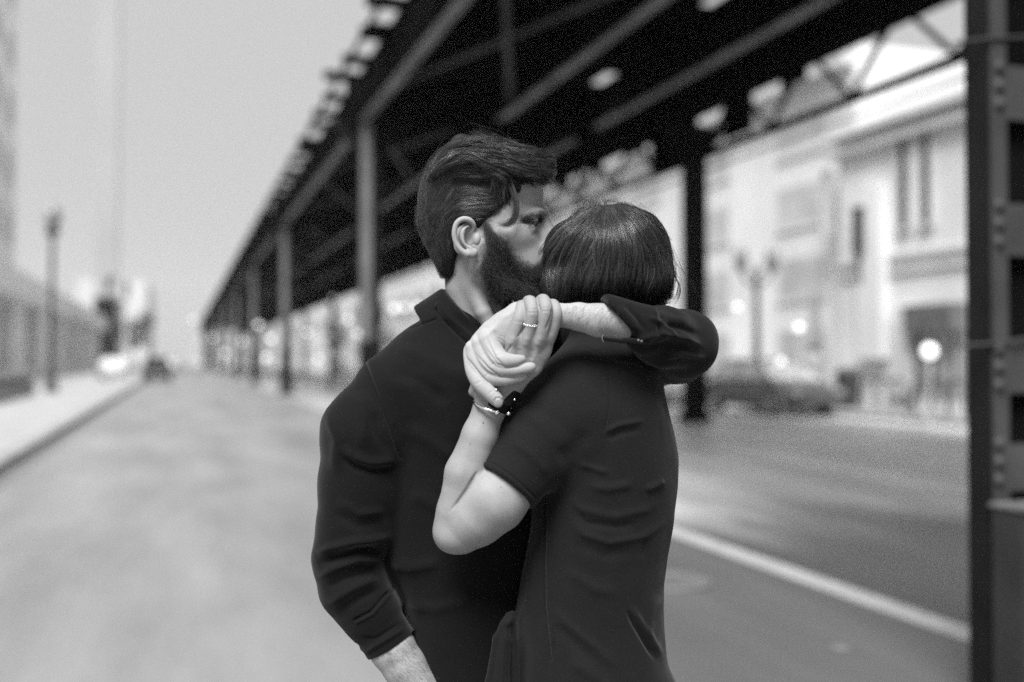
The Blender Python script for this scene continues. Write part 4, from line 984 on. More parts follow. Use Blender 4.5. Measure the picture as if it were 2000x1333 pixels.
v = crease(v, F, [(-1.3, 1.8, [(938, 896), (965, 907), (1000, 930), (1048, 974)], 0), (.5, 5, [(934, 905), (962, 916), (1000, 942), (1040, 982)], 0),
    (-1.4, 2.0, [(1142, 678), (1166, 688), (1181, 705), (1190, 734), (1192, 790), (1181, 842)], 0),
    (2.6, 6, [(1178, 846), (1205, 832), (1262, 820)]), (-2.0, 7, [(1182, 858), (1215, 846), (1255, 838)]), (2.2, 7, [(1128, 905), (1156, 914), (1190, 925)]),
    (2.4, 9, [(1106, 968), (1138, 996), (1200, 1010), (1262, 996), (1296, 970)]), (-2.4, 8, [(1118, 990), (1145, 1022), (1205, 1030), (1250, 1022)]),
    (2.8, 8, [(1112, 1014), (1140, 1044), (1190, 1060), (1258, 1048), (1304, 1014)]), (-2.0, 12, [(1120, 1060), (1180, 1084), (1250, 1074)]),
    (3.5, 7, [(1258, 958), (1280, 948), (1298, 937)]), (2.8, 9, [(1150, 950), (1190, 955), (1240, 945)]), (-2.0, 7, [(1264, 1046), (1258, 1070), (1250, 1092)]),
    (4.5, 7, [(1229, 1180), (1246, 1210), (1272, 1250), (1292, 1284)]), (-5.0, 5, [(1224, 1190), (1240, 1222), (1262, 1258), (1284, 1292)]),
    (-2.6, 2.0, [(1066, 985), (1063, 1100), (1064, 1186), (1070, 1240), (1076, 1290)], 0), (1.6, 5, [(1073, 985), (1071, 1100), (1072, 1186), (1080, 1250)], 0),
    (3.0, 10, [(1076, 1186), (1110, 1222), (1160, 1262), (1210, 1310)]), (-2.4, 12, [(1080, 1215), (1120, 1255), (1170, 1300)]), (2.5, 12, [(1100, 1110), (1160, 1150), (1215, 1160)]),
    (2.6, 10, [(1150, 700), (1200, 715), (1260, 722)]), (-2, 8, [(1195, 700), (1240, 706), (1275, 716)]), (2.6, 14, [(1010, 800), (1060, 830), (1100, 880)]), (-2.6, 16, [(1085, 900), (1120, 880), (1150, 840)]),
    (2.0, 9, [(1000, 860), (1040, 890), (1070, 930)]), (3.0, 12, [(1110, 1290), (1160, 1320), (1200, 1360)]), (2.5, 9, [(1290, 1160), (1270, 1210), (1268, 1250)])])
FOLD = 1.0
SHW = npmesh('shirt', [(v, F)], M_SHIRT_W, WOM)
# knotted tie hanging at her waist
tf = Field((925, 1170), (1030, 1420), -.17, .02, .0022)
tf.limb([(994, 1203, -.10, 8), (981, 1250, -.105, 19), (972, 1333, -.105, 24), (968, 1400, -.10, 26)], .006, sz=.4)
tf.limb([(1001, 1198, -.10, 6), (1000, 1250, -.098, 11), (1003, 1333, -.095, 13), (1004, 1400, -.09, 14)], .004, sz=.5); tf.ball(990, 1214, -.10, 16, 7, 14, .006, rot=38)
v, F = tf.mesh(1); v = crease(v, F, [(2.5, 5, [(992, 1215), (984, 1270), (980, 1340)], 0), (-2.5, 4, [(1002, 1225), (994, 1280), (990, 1340)], 0), (-2, 5, [(976, 1240), (966, 1290), (960, 1340)], 0)])
npmesh('waist_tie', [(v, F)], M_SHIRT_W, WOM)

# ================================================================== HIM
# left forearm and hand around her neck
mf = Field((895, 570), (1262, 812), -.20, -.06, .00105)
mf.limb([(1275, 640, -.116, 22), (1240, 633, -.128, 28), (1215, 628, -.133, 34), (1168, 626, -.134, 32), (1130, 619, -.130, 27), (1090, 616, -.124, 22.5), (1050, 618, -.120, 23)], .006)
mf.limb([(1062, 614, -.118, 23), (1012, 616, -.122, 25), (962, 650, -.128, 23), (950, 660, -.130, 20)], .012, sz=.75)
mf.limb([(1050, 622, -.118, 24), (985, 640, -.122, 26), (944, 668, -.126, 19)], .012, sz=.75)
mf.limb([(1040, 630, -.114, 24), (970, 662, -.120, 24), (932, 676, -.124, 15)], .012, sz=.75)
mf.limb([(1005, 650, -.118, 22), (982, 668, -.124, 16), (972, 675, -.128, 13)], .014)
k2 = .0014
mf.limb(cr([(950, 660, -.134, 19), (966, 690, -.148, 18), (980, 704, -.156, 16.5), (1003, 705, -.158, 12), (1019, 702.5, -.154, 8.5)]), k2)      # index
mf.limb(cr([(935, 668, -.132, 15), (946, 698, -.142, 16), (966, 718, -.152, 15), (1002, 723, -.155, 12.5), (1030, 719, -.152, 10), (1039, 717, -.150, 8)]), k2)   # middle
mf.limb(cr([(922, 678, -.130, 13), (930, 708, -.138, 14.5), (953, 735, -.146, 14.5), (985, 741, -.150, 12.5), (1012, 738, -.148, 9.5), (1024, 735, -.146, 7)]), k2)   # ring
mf.limb(cr([(914, 682, -.128, 8), (914, 697, -.131, 8.5), (923, 725, -.138, 13), (937, 748, -.146, 15), (955, 767, -.152, 13.5), (971, 782, -.154, 12.5)]), .0014)     # little finger
v, F = mf.mesh(1)
FOLD = 1.5
v = crease(v, F, [(-1.0, 1.8, [(949, 680), (971, 711), (991, 719), (1011, 716), (1026, 706)]), (-1.2, 1.8, [(928, 690), (953, 719), (977, 736), (1000, 737), (1032, 729)]), (-1.2, 1.8, [(911, 698), (918, 707), (940, 735), (957, 752)]),
    (-1.2, 2.2, [(949, 655), (958, 678), (968, 700), (985, 716)], 1), (.9, 7, [(916, 676), (926, 668)], 0), (.8, 7, [(934, 664), (944, 656)], 0), (.8, 8, [(951, 652), (958, 646)], 0),
    (-.45, 1.4, [(972, 660), (980, 664), (988, 672)]), (-.4, 1.2, [(966, 662), (976, 668), (986, 678)]), (-.35, 1.2, [(976, 655), (984, 659), (990, 664)]),
    (.6, 5, [(970, 640), (950, 655)]), (-.5, 5, [(985, 610), (955, 640), (935, 660)]), (.5, 5, [(1010, 605), (975, 625)]),
    (-.35, 2, [(970, 696), (980, 690)]), (-.35, 2, [(958, 716), (966, 708)]), (-.35, 1.8, [(945, 738), (955, 730)]), (-.4, 1.8, [(927, 752), (940, 744)]), (-.35, 1.5, [(952, 772), (964, 762)]),
    (.35, 7, [(1230, 600), (1190, 612), (1140, 612)]), (-1.0, 1.3, [(966, 783), (969, 778), (976, 777), (983, 781)], 0)])
FOLD = 1.0; hand_m = (v, F)
# right forearm going to the pocket
rf_ = Field((700, 1200), (940, 1500), -.12, .08, .0022)
rf_.limb([(738, 1220, -.03, 43), (765, 1264, -.03, 43.5), (790, 1302, -.03, 41), (845, 1385, -.03, 35), (880, 1440, -.02, 36), (890, 1490, -.01, 34)], .01)
rarm = rf_.mesh(1)
# head: built in its own axes (a forward, b up, c toward the near ear) and turned a little to the camera
PHI = math.radians(12); U = 1 / 1246.0; HC = P(945, 430, .03)
def H(a, b, c=0): return HC + U * np.array([a * math.cos(PHI) - c * math.sin(PHI), b, -a * math.sin(PHI) - c * math.cos(PHI)])
class HF(Field):
    def he(s, a, b, c, ra, rb, rc, k=.008, op='add', rot=0): return s.ell(H(a, b, c), np.array([ra, rb, rc]) * U, k, op, rot, yaw=-PHI)
    def hl(s, nodes, k=.006, op='add'):
        best = None; A = [(H(*n[:3]), n[3] * U) for n in nodes]; m = max(r for _, r in A) + 2 * k + .008
        g = s._sub(np.min([a for a, _ in A], 0) - m, np.max([a for a, _ in A], 0) + m); sl, X, Y, Z = g
        for (a, ra), (b, rb) in zip(A, A[1:]):
            ab = b - a; t = np.clip(((X - a[0]) * ab[0] + (Y - a[1]) * ab[1] + (Z - a[2]) * ab[2]) / (ab @ ab), 0, 1)
            d = np.sqrt((X - a[0] - t * ab[0]) ** 2 + (Y - a[1] - t * ab[1]) ** 2 + (Z - a[2] - t * ab[2]) ** 2) - (ra + (rb - ra) * t)
            best = d if best is None else smin(best, d, min(ra, rb) * .3)
        s._put(sl, best, k, op); return s
hd = HF((800, 255), (1125, 700), -.12, .20, .0017)
hd.he(-12, 32, 0, 110, 100, 86); hd.he(40, 48, 0, 78, 74, 70, .02); hd.he(30, -10, 0, 80, 70, 74, .02)
hd.he(98, 10, 0, 24, 13, 46, .012, rot=-6)                                                    # brow ridge
hd.he(62, -52, 0, 58, 72, 56, .015); hd.he(92, -88, 0, 32, 34, 34, .015); hd.he(84, -138, 0, 28, 24, 28, .015)
for s in (-1, 1):
    hd.hl([(2, -60, s * 62, 20), (10, -92, s * 54, 22), (50, -128, s * 34, 20), (84, -142, s * 10, 20)], .018)   # jaw
    hd.he(24, -52, s * 46, 38, 46, 24, .016); hd.he(66, -36, s * 46, 36, 24, 24, .014)                      # cheek
    hd.he(116, -8, s * 36, 17, 13, 19, .010, 'sub'); hd.he(97, -11, s * 34, 17, 16.5, 17, .004); hd.he(112, -15, s * 38, 14, 2.6, 15, .0015, 'sub')           # socket, eye
    hd.hl([(112, 5, s * 20, 5.5), (110, 3, s * 36, 6), (98, -3, s * 50, 5.5)], .006)                        # upper lid fold
    hd.hl([(108, -24, s * 22, 3.5), (105, -26, s * 38, 3.5), (95, -20, s * 50, 3)], .007)
    hd.he(126, -58, s * 12, 13, 10, 8, .008)
hd.he(126, -40, 0, 16, 18, 13, .008); hd.hl([(116, 4, 0, 9), (134, -28, 0, 9.5), (150, -54, 0, 13)], .010); hd.hl([(122, -72, 0, 12), (132, -80, 0, 11), (132, -92, 0, 10)], .008)
hd.limb([(922, 490, .045, 58), (930, 560, .05, 57), (934, 600, .055, 57), (925, 690, .07, 66)], .022)
hd.limb([(905, 520, .012, 14), (945, 610, .0, 15), (985, 690, .01, 15)], .014)                      # neck muscle
# near ear, sampled more finely
ew = H(-20, -32, 84)[2] - D0
er = HF((872, 412), (952, 520), ew - .030, ew + .030, .0008)
er.ball(908, 463, ew + .004, 21, 36, 10, .006, rot=-16)
er.ball(930, 462, ew + .016, 26, 44, 20, .010)
er.limb(cr([(921, 455, ew - .001, 4), (926, 442, ew - .007, 4.2), (918, 431, ew - .012, 5), (904, 428.5, ew - .015, 5.2), (892, 437, ew - .016, 5.2), (887.5, 455, ew - .016, 5), (890, 472, ew - .015, 4.8), (899, 487, ew - .014, 5), (912, 497, ew - .012, 6)]), .003)
er.ball(921, 495, ew - .008, 13, 10, 7, .006, rot=24)
er.limb(cr([(912, 438, ew - .004, 2.6), (898, 446, ew - .0095, 2.8), (895, 462, ew - .0105, 2.8), (900, 478, ew - .0095, 2.8), (910, 487, ew - .009, 3)]), .004, 'sub')
er.limb(cr([(914, 444, ew - .009, 4), (905, 451, ew - .012, 4.5), (903, 464, ew - .012, 4.6), (909, 477, ew - .011, 4.6), (919, 486, ew - .009, 4.5)]), .004)
er.ball(917, 467, ew - .010, 8, 12, 12, .004, 'sub', rot=-20); er.ball(915, 450, ew - .010, 6.5, 4.5, 8, .003, 'sub', rot=30)
er.ball(932, 468, ew - .001, 7, 12, 8, .006); er.ball(926, 481, ew - .012, 3.2, 4.5, 9, .002, 'sub')
ear_m = er.mesh(2)
hd.ball(908, 463, ew + .006, 19, 32, 9, .006, rot=-16)
v, F = hd.mesh(1)
v = crease(v, F, [(-.5, 2.2, [(1022, 441), (1034, 446), (1046, 446)]), (-.6, 1.6, [(1016, 432), (1030, 428), (1046, 430)]), (-.5, 3, [(1048, 448), (1042, 458), (1038, 464)]), (.8, 7, [(905, 540), (935, 590), (965, 650)]), (-.7, 7, [(925, 540), (955, 590)]), (-.6, 3, [(1062, 484), (1060, 490), (1052, 505)])])
# hair roots: beard, brow and scalp in head axes, the same on both sides
q = (v - HC) / U; va = q[:, 0] * math.cos(PHI) - q[:, 2] * math.sin(PHI); vb = q[:, 1]; vc = -q[:, 0] * math.sin(PHI) - q[:, 2] * math.cos(PHI)
def to_a(px, c=62): return (px - 945 + .208 * c) / .978
BEARD = [(to_a(x), 430 - y) for x, y in ((941, 425), (958, 440), (968, 462), (990, 470), (1000, 495), (1016, 520), (1036, 527), (1052, 512), (1085, 500), (1130, 500), (1130, 640), (990, 640), (962, 596), (944, 560), (936, 530), (940, 505), (948, 480), (946, 455))]
SCALP = [(to_a(x), 430 - y) for x, y in ((948, 455), (940, 432), (900, 418), (882, 440), (878, 500), (884, 540), (862, 560), (700, 500), (700, 200), (1040, 250), (1052, 352), (1010, 372), (1000, 400), (975, 436), (955, 436))]
nz = vnoise(v, 160) * 11 + vnoise(v + 3, 420) * 8
def soft(poly):
    r = np.zeros(len(va))
    for dx, dy in ((0, 0), (4, 0), (-4, 0), (0, 4), (0, -4), (7, 5), (-7, -5)): r += in_poly(va + nz + dx, vb + nz * .7 + dy, poly)
    return r / 7
ne = (vnoise(v, 300) * 5)
brow = np.clip(1.25 - ((vb + ne * .6 + 2 - .10 * (va - 90)) ** 2 / 46 + ((va + ne * .6 - 98) / 27) ** 2), 0, 1) * (np.abs(vc) > 8)  # brow roots, drawn down to paint in the eye socket's shade too
neckcut = np.clip((vb + 175) / 20, 0, 1)
not_ear = ~((np.hypot((v[:, 0] / v[:, 2] * F_PX + 1000 - 910) / 29, (-v[:, 1] / v[:, 2] * F_PX + 666.5 - 465) / 43) < 1) & (vc > 60))
lash = ((vb + 14 + .0 * va) ** 2 / 9 + ((va - 103) / 17) ** 2 < 1) & (np.abs(vc) > 18) & (np.abs(vc) < 56)
shade = np.maximum(np.maximum(soft(BEARD) * neckcut * .66, soft(SCALP)) * not_ear, brow * .6) ; shade = np.maximum(shade, lash * .45)
tb_ = Field((720, 600), (1330, 1480), -.14, .36, .006)
tb_.limb([(930, 600, .055, 50), (925, 700, .09, 60)], .02); tb_.loft([(700, 800, 960, .13, .12), (780, 760, 980, .13, .15), (900, 745, 990, .13, .15), (1100, 790, 1000, .13, .13), (1470, 820, 1000, .13, .14)], .03)
tb_.limb([(850, 720, .08, 50), (764, 768, -.005, 52), (710, 900, -.012, 50), (690, 1060, -.018, 46), (735, 1200, -.028, 38), (765, 1264, -.03, 38)], .02)
tb_.limb([(960, 730, .24, 50), (1160, 722, .27, 46), (1320, 682, .05, 42), (1320, 672, -.05, 38), (1262, 640, -.122, 28), (1240, 632, -.13, 28)], .02); torso_m = tb_.mesh(1)
npmesh('body', [torso_m, hand_m, rarm, ear_m, (v, F)], M_SKIN_M, MAN, attr={'shade': np.concatenate([np.zeros(len(torso_m[0]) + len(hand_m[0]) + len(rarm[0]) + len(ear_m[0])), shade])})
# eyes
for s, nm in ((1, 'eye'), (-1, 'eye')):
    c = H(97.5, -10, s * 34); cw_ = to_world(c[None])[0] - np.array(MAN.location); e = MB().ball(cw_, .0124, 20, 14).build('eye', M_EYE, MAN)
    c2 = H(108.5, -14, s * 39); cw2 = to_world(c2[None])[0] - np.array(MAN.location); MB().ball(cw2, .0052, 14, 10).build('iris', M_IRIS, e)

# hair mass of the man
mh = HF((795, 245), (1105, 590), -.12, .19, .002)
mh.he(-16, 34, 0, 113, 104, 92, .02); mh.he(6, 88, 0, 104, 62, 78, .03); mh.he(62, 104, 0, 52, 36, 58, .03); mh.he(98, 98, 0, 28, 30, 46, .02, rot=-20)
mh.he(-42, -10, 0, 76, 86, 72, .03); mh.he(-50, -60, 0, 46, 60, 48, .03)
mh.limb(cr([(866, 308, -.01, 8), (890, 287, -.012, 13), (935, 280, -.012, 13), (985, 288, -.012, 12), (1025, 308, -.012, 11), (1058, 322, -.01, 9)]), .006)
mh.limb(cr([(846, 340, -.035, 8), (880, 316, -.042, 12), (922, 308, -.046, 12), (958, 322, -.048, 11), (986, 346, -.045, 8)]), .006)
mh.limb(cr([(900, 305, -.038, 8), (945, 294, -.042, 11), (995, 306, -.042, 12), (1035, 322, -.038, 11), (1062, 338, -.03, 9)]), .006)
mh.limb(cr([(935, 322, -.045, 7), (975, 322, -.048, 10), (1015, 334, -.045, 10), (1050, 346, -.035, 8)]), .005)
mh.limb(cr([(886, 286, .0, 10), (896, 274, .005, 12), (914, 276, .01, 10)]), .006)
for s in (-1, 1): mh.he(10, 10, s * 62, 36, 40, 22, .02); mh.he(40, 50, s * 58, 34, 36, 22, .02)
mh.ball(909, 463, -.06, 26, 42, 60, .006, 'sub', rot=-14); mh.he(70, -40, 60, 60, 48, 60, .01, 'sub'); mh.he(70, -40, -60, 60, 48, 60, .01, 'sub'); mh.he(118, 20, 0, 50, 46, 90, .012, 'sub')
mh.limb([(925, 520, .0, 38), (930, 600, .0, 40)], .01, 'sub')
mh.cut((872, 560, 0), (.6, -.8, 0), .006)
v, F = mh.mesh(2); v = ripple(v, F, 5, 55, (.5, 1, .5)); HM = npmesh('hair', [(v, F)], M_SCALP, MAN)
gt = [[(850, 330), (880, 300), (915, 296), (950, 312), (985, 322)], [(835, 350), (870, 322), (910, 312), (945, 330), (975, 350)], [(880, 292), (920, 276), (960, 276), (1000, 292), (1030, 305), (1060, 312)], [(905, 285), (945, 288), (985, 304), (1020, 314), (1052, 312)],
      [(950, 320), (990, 318), (1030, 322), (1062, 318)], [(960, 340), (1000, 336), (1040, 340), (1066, 348)], [(930, 350), (965, 338), (995, 345), (1010, 370), (1013, 400)], [(975, 330), (960, 350), (950, 380), (955, 410), (948, 430)],
      [(1000, 340), (985, 360), (978, 385), (985, 415), (975, 432)]]
gs = [[(885, 285), (855, 310), (834, 350), (826, 385)], [(900, 300), (870, 320), (850, 350), (838, 390)], [(870, 350), (850, 380), (835, 410), (838, 440)], [(940, 400), (900, 400), (860, 410), (835, 420)], [(830, 380), (828, 410), (840, 460), (858, 505), (870, 540)], [(870, 400), (865, 440), (868, 490), (876, 535)], [(950, 425), (915, 415), (885, 425), (872, 460), (872, 520)], [(960, 380), (925, 372), (890, 385), (860, 420)]]
top_r = [(840, 340), (870, 298), (905, 272), (965, 270), (1010, 285), (1048, 304), (1068, 322), (1066, 350), (1040, 350), (1000, 345), (960, 345), (900, 340), (855, 350)]
side_r = [(818, 400), (824, 360), (845, 312), (875, 285), (900, 290), (890, 360), (965, 370), (985, 400), (955, 435), (935, 425), (900, 418), (882, 440), (880, 530), (862, 530), (840, 480), (822, 440)]
T1 = comb(mh, scatter(top_r, 420, 11), gt, 95, per=26, spread=4.2, K=14, rad=.00018, lift=12, noise=12, seed=11)
T2 = comb(mh, scatter([(850, 325), (905, 285), (1000, 300), (1010, 330), (940, 325), (870, 335)], 90, 12), gt, 110, per=30, spread=4.6, K=16, rad=.00018, lift=15, noise=11, tipspread=.3, seed=12)
T3 = comb(mh, scatter(side_r, 700, 13), gs, 42, per=16, spread=4.2, K=8, rad=.00016, lift=2.5, noise=3, seed=13)
T4 = comb(mh, scatter(top_r, 160, 14), gt, 60, per=4, spread=10, K=12, rad=.00013, lift=16, noise=30, seed=14)
npmesh('strands', [T1, T2, T3, T4], M_HAIR_M, HM)
near_c = H(60, 30, 72)[2] - D0
curl = [[(994, 345, near_c - .012), (1006, 372, near_c - .016), (1012, 400, near_c - .018), (1009, 424, near_c - .018), (999, 437, near_c - .016), (986, 441, near_c - .014), (974, 437, near_c - .010)],
        [(986, 345, near_c - .012), (1000, 375, near_c - .014), (1009, 402, near_c - .016), (1006, 426, near_c - .016), (996, 438, near_c - .014), (984, 440, near_c - .012)]]
wisps('curl_lock', curl, M_HAIR_M, HM, .00022, 80, 2.6, 21)
tuft = []
for k in range(60):
    x0 = random.uniform(1000, 1045); tuft.append([(x0, random.uniform(306, 330), random.uniform(-.05, .06)), (x0 + 18, random.uniform(300, 322), .0), (min(x0 + 36, 1072), random.uniform(308, 345), .0)])
wisps('front_tuft', tuft, M_HAIR_M, HM, .0002, 16, 3.4, 22)
# beard and brows grow out of the face
def whiskers(poly_px, n, ln, dirf, seed, per=3, rad=.00013, curl=5, out=4.0, cover=None):
    g = np.random.default_rng(seed); s = scatter(poly_px, n, seed); s = s + g.normal(0, 2.2, s.shape); w = hd.near(s[:, 0], s[:, 1]); ok = ~np.isnan(w); s, w = s[ok], w[ok]; M = len(s); Kp = 7
    tt = np.linspace(0, 1, Kp); d = np.array([dirf(x, y) for x, y in s]); d /= np.linalg.norm(d, axis=1, keepdims=True); an = g.normal(0, .45, M); c, s_ = np.cos(an), np.sin(an)
    d = np.stack([d[:, 0] * c - d[:, 1] * s_, d[:, 0] * s_ + d[:, 1] * c], 1); L = ln * g.uniform(.5, 1.2, M)
    ph = g.uniform(0, 6.28, M); nrm = np.stack([-d[:, 1], d[:, 0]], 1)
    q_ = s[:, None] + d[:, None] * (tt[None] * L[:, None])[..., None] + nrm[:, None] * (np.sin(tt[None] * 3.5 + ph[:, None]) * curl * .3 * tt[None])[..., None]
    w_ = w[:, None] - (out * np.sin(tt * 1.9)[None] * g.uniform(.5, 1.4, M)[:, None]) / F_PX * D0
    d_ = D0 + w_; return strands(np.stack([(q_[..., 0] - 1000) / F_PX * d_, -(q_[..., 1] - 666.5) / F_PX * d_, d_], -1), rad * g.uniform(.7, 1.3, M))
def bd(x, y): return (.35 + .5 * max(0, (x - 960) / 90), 1.0)
B1 = whiskers([(940, 520), (950, 482), (962, 450), (972, 462), (990, 474), (998, 500), (1014, 524), (1036, 530), (1054, 516), (1075, 505), (1095, 520), (1095, 600), (1000, 598), (972, 580), (946, 552)], 6500, 17, bd, 31, out=8)
B2 = whiskers([(944, 430), (956, 440), (970, 462), (985, 480), (975, 500), (955, 492), (948, 460)], 900, 10, bd, 32, out=4)
B3 = whiskers([(940, 520), (948, 500), (975, 560), (1000, 590), (1060, 590), (1060, 600), (985, 594), (950, 556)], 1500, 22, bd, 33, out=7)
B4 = whiskers([(985, 480), (1010, 500), (1040, 515), (1062, 500), (1062, 522), (1030, 535), (1005, 528)], 420, 8, bd, 34, out=3, rad=.0001)
npmesh('beard', [B1, B2, B3, B4], M_BEARD, MAN)
def be(x, y): return (1, -.25) if x < 1035 else (1, .25)
E1 = whiskers([(1014, 434), (1027, 423), (1040, 417), (1052, 418), (1064, 424), (1062, 431), (1052, 436), (1040, 434), (1028, 435)], 1100, 9, lambda x, y: (-1, .18 if x > 1040 else .45), 35, rad=.00012, out=2, curl=2)  # brow hairs reach down over the socket in place of its shade
npmesh('eyebrow', [E1], M_BEARD, MAN)
E2 = whiskers([(1026, 435), (1044, 434), (1050, 438), (1030, 439)], 45, 6, lambda x, y: (.7, .6), 36, rad=.00010, out=2, curl=2)
npmesh('eyelashes', [E2], M_IRIS, MAN)
# fine hair on his forearms
def armhair(fld, poly, n, dirx, seed, ln=9):
    g = np.random.default_rng(seed); s = scatter(poly, n, seed); w = fld.near(s[:, 0], s[:, 1]); ok = ~np.isnan(w); s, w = s[ok], w[ok]; M = len(s); tt = np.linspace(0, 1, 6)
    an = g.normal(0, .35, M); d = np.stack([dirx[0] * np.cos(an) - dirx[1] * np.sin(an), dirx[0] * np.sin(an) + dirx[1] * np.cos(an)], 1); L = ln * g.uniform(.5, 1.3, M)
    q_ = s[:, None] + d[:, None] * (tt[None] * L[:, None])[..., None]; q_[..., 1] += (tt ** 2)[None] * g.normal(0, 2, M)[:, None]
    w2 = fld.near(q_[..., 0].ravel(), q_[..., 1].ravel()).reshape(M, 6); w2 = np.where(np.isnan(w2), w[:, None], w2) - (.4 + 1.6 * tt[None]) / F_PX * D0
    d_ = D0 + w2; return strands(np.stack([(q_[..., 0] - 1000) / F_PX * d_, -(q_[..., 1] - 666.5) / F_PX * d_, d_], -1), .000055 * g.uniform(.7, 1.3, M))
A1 = armhair(mf, [(1098, 597), (1170, 594), (1210, 612), (1225, 640), (1180, 650), (1110, 628)], 520, (-.75, .65), 41)
A2 = armhair(rf_, [(740, 1280), (800, 1245), (860, 1333), (880, 1400), (800, 1390)], 900, (.85, .5), 42, 13)
npmesh('arm_hair', [A1, A2], M_ARMHAIR, MAN)
# thumb-side nail on the little finger
nf = Field((955, 765), (1000, 805), -.175, -.14, .0008); nf.ball(973, 787, -.1605, 9.5, 10, 4.5, .001, rot=-20); nf_v, nf_f = nf.mesh(1); npmesh('fingernail', [(nf_v, nf_f)], M_NAIL, MAN)

# his shirt: trunk, near sleeve, far sleeve, collar
ms = Field((590, 545), (1085, 1470), -.13, .36, .0032)
ms.loft([(655, 835, 985, .11, .10), (690, 760, 1010, .12, .15), (730, 725, 1025, .13, .19), (790, 700, 1040, .13, .19), (860, 690, 1050, .13, .185), (960, 700, 1052, .13, .18), (1060, 722, 1048, .13, .175), (1110, 752, 1045, .13, .17), (1160, 772, 1040, .13, .17), (1240, 785, 1035, .13, .17), (1333, 790, 1035, .13, .175), (1470, 785, 1040, .13, .18)], ex=2.4)
ms.limb([(930, 740, .14, 90), (1040, 690, .13, 60), (1075, 670, .16, 55)], .04)
ms.limb([(905, 668, .06, 78), (835, 708, .03, 76), (768, 754, .0, 70)], .04)
ms.limb([(764, 768, -.005, 74), (722, 845, -.012, 90), (704, 950, -.015, 78), (694, 1030, -.018, 73), (676, 1090, -.02, 64), (690, 1148, -.024, 67), (722, 1196, -.028, 62)], .012)
ms.cyl((716, 1186, -.028), (740, 1232, -.029), 61, 52, .010)
ms.cyl((728, 1202, -.029), (764, 1263, -.03), 54, 53, .0015)
ms.cyl((866, 655, .055), (912, 606, .048), 84, 66, .008, sz=1.0)
v, F = ms.mesh(2)
v, F = subdivide(v, F); v = ripple(v, F, 8.0, 9, (1, .7, 1)); v = ripple(v, F, 3.0, 26, (1, .6, 1)); v = ripple(v, F, 1.2, 62, (.5, 1, .5)); FOLD = 1.8
v = crease(v, F, [(-1.7, 2.0, [(693, 695), (712, 707), (735, 765), (760, 830), (782, 895)], 0), (1.0, 5, [(704, 695), (722, 706), (744, 762), (768, 826)], 0),
    (-1.5, 2.0, [(706, 700), (724, 682), (791, 643), (819, 635), (850, 624)], 0), (-3.0, 3, [(852, 604), (866, 625), (905, 662), (950, 700)], 0), (2.0, 5, [(856, 596), (874, 618), (915, 655), (955, 692)], 0), (-1.0, 2, [(890, 590), (912, 616), (940, 648)], 0), (1.2, 5, [(884, 574), (908, 604), (940, 640)], 0),
    (3.2, 9, [(664, 868), (690, 893), (722, 904), (776, 900)]), (-3.0, 8, [(668, 890), (695, 912), (730, 922), (776, 914)]), (2.4, 9, [(655, 975), (700, 1004), (755, 998)]), (-2, 10, [(650, 1000), (700, 1028), (750, 1020)]),
    (4.5, 8, [(616, 1082), (645, 1070), (690, 1058), (758, 1050)]), (-5.0, 8, [(618, 1104), (650, 1092), (700, 1078), (752, 1074)]), (4.0, 9, [(620, 1128), (660, 1108), (700, 1092), (745, 1096)]), (-3, 9, [(630, 1150), (680, 1128), (735, 1112)]),
    (3.0, 8, [(640, 1180), (690, 1150), (740, 1128)]), (-2.5, 8, [(655, 1200), (700, 1172), (748, 1146)]), (1.2, 3, [(697, 1216), (728, 1200), (756, 1168), (771, 1153)], 0), (-2.0, 3, [(693, 1211), (724, 1195), (752, 1163), (768, 1148)], 0),
    (3.0, 16, [(770, 680), (830, 700), (895, 730), (920, 760)]), (-2.5, 14, [(760, 720), (820, 745), (880, 790)]), (2.5, 16, [(790, 830), (850, 870), (900, 900)]), (2.5, 14, [(700, 760), (712, 820), (706, 880)]), (-2.5, 12, [(730, 800), (740, 850), (765, 890)]),
    (2.8, 12, [(760, 1100), (800, 1110), (860, 1100)]), (2.5, 12, [(790, 1180), (850, 1190), (930, 1170)]), (3, 12, [(640, 800), (660, 860), (655, 930)]), (2.5, 14, [(800, 960), (850, 990), (880, 1000)]), (2, 5, [(690, 1262), (720, 1270), (770, 1240), (800, 1222)]), (-1.5, 4, [(700, 1245), (735, 1248), (785, 1216)])])
P1 = (v, F)
ls = Field((1060, 570), (1420, 830), -.19, .36, .003)
ls.cyl((1262, 644, -.124), (1172, 618, -.138), 53, 44, .004); ls.cut((1207, 621, -.13), (-.74, -.67, 0), .001)
ls.limb([(1262, 648, -.120, 50), (1290, 656, -.085, 60), (1336, 673, -.03, 67), (1320, 682, .05, 66), (1260, 695, .16, 66), (1180, 690, .24, 74), (1110, 680, .27, 76)], .01)

v, F = ls.mesh(2); v, F = subdivide(v, F); v = ripple(v, F, 7.0, 14); v = ripple(v, F, 2.4, 34, (.5, 1, 1)); v = crease(v, F, [(3.4, 6, [(1236, 668), (1290, 652), (1340, 662), (1372, 676)]), (2.6, 5, [(1290, 700), (1330, 690), (1380, 700)]), (-2.6, 6, [(1280, 632), (1330, 640), (1370, 656)]), (2.4, 5, [(1262, 618), (1300, 636), (1320, 660)]), (-2.4, 8, [(1250, 685), (1300, 672), (1350, 684)]), (2.2, 7, [(1205, 598), (1228, 625), (1246, 650)]), (-2.2, 5, [(1222, 594), (1246, 622), (1262, 650)]), (2.0, 8, [(1270, 606), (1310, 625), (1350, 630)]), (2, 8, [(1270, 720), (1310, 710), (1350, 712)])])
P2 = (v, F)
SHM = npmesh('shirt', [P1, P2], M_SHIRT_M, MAN)
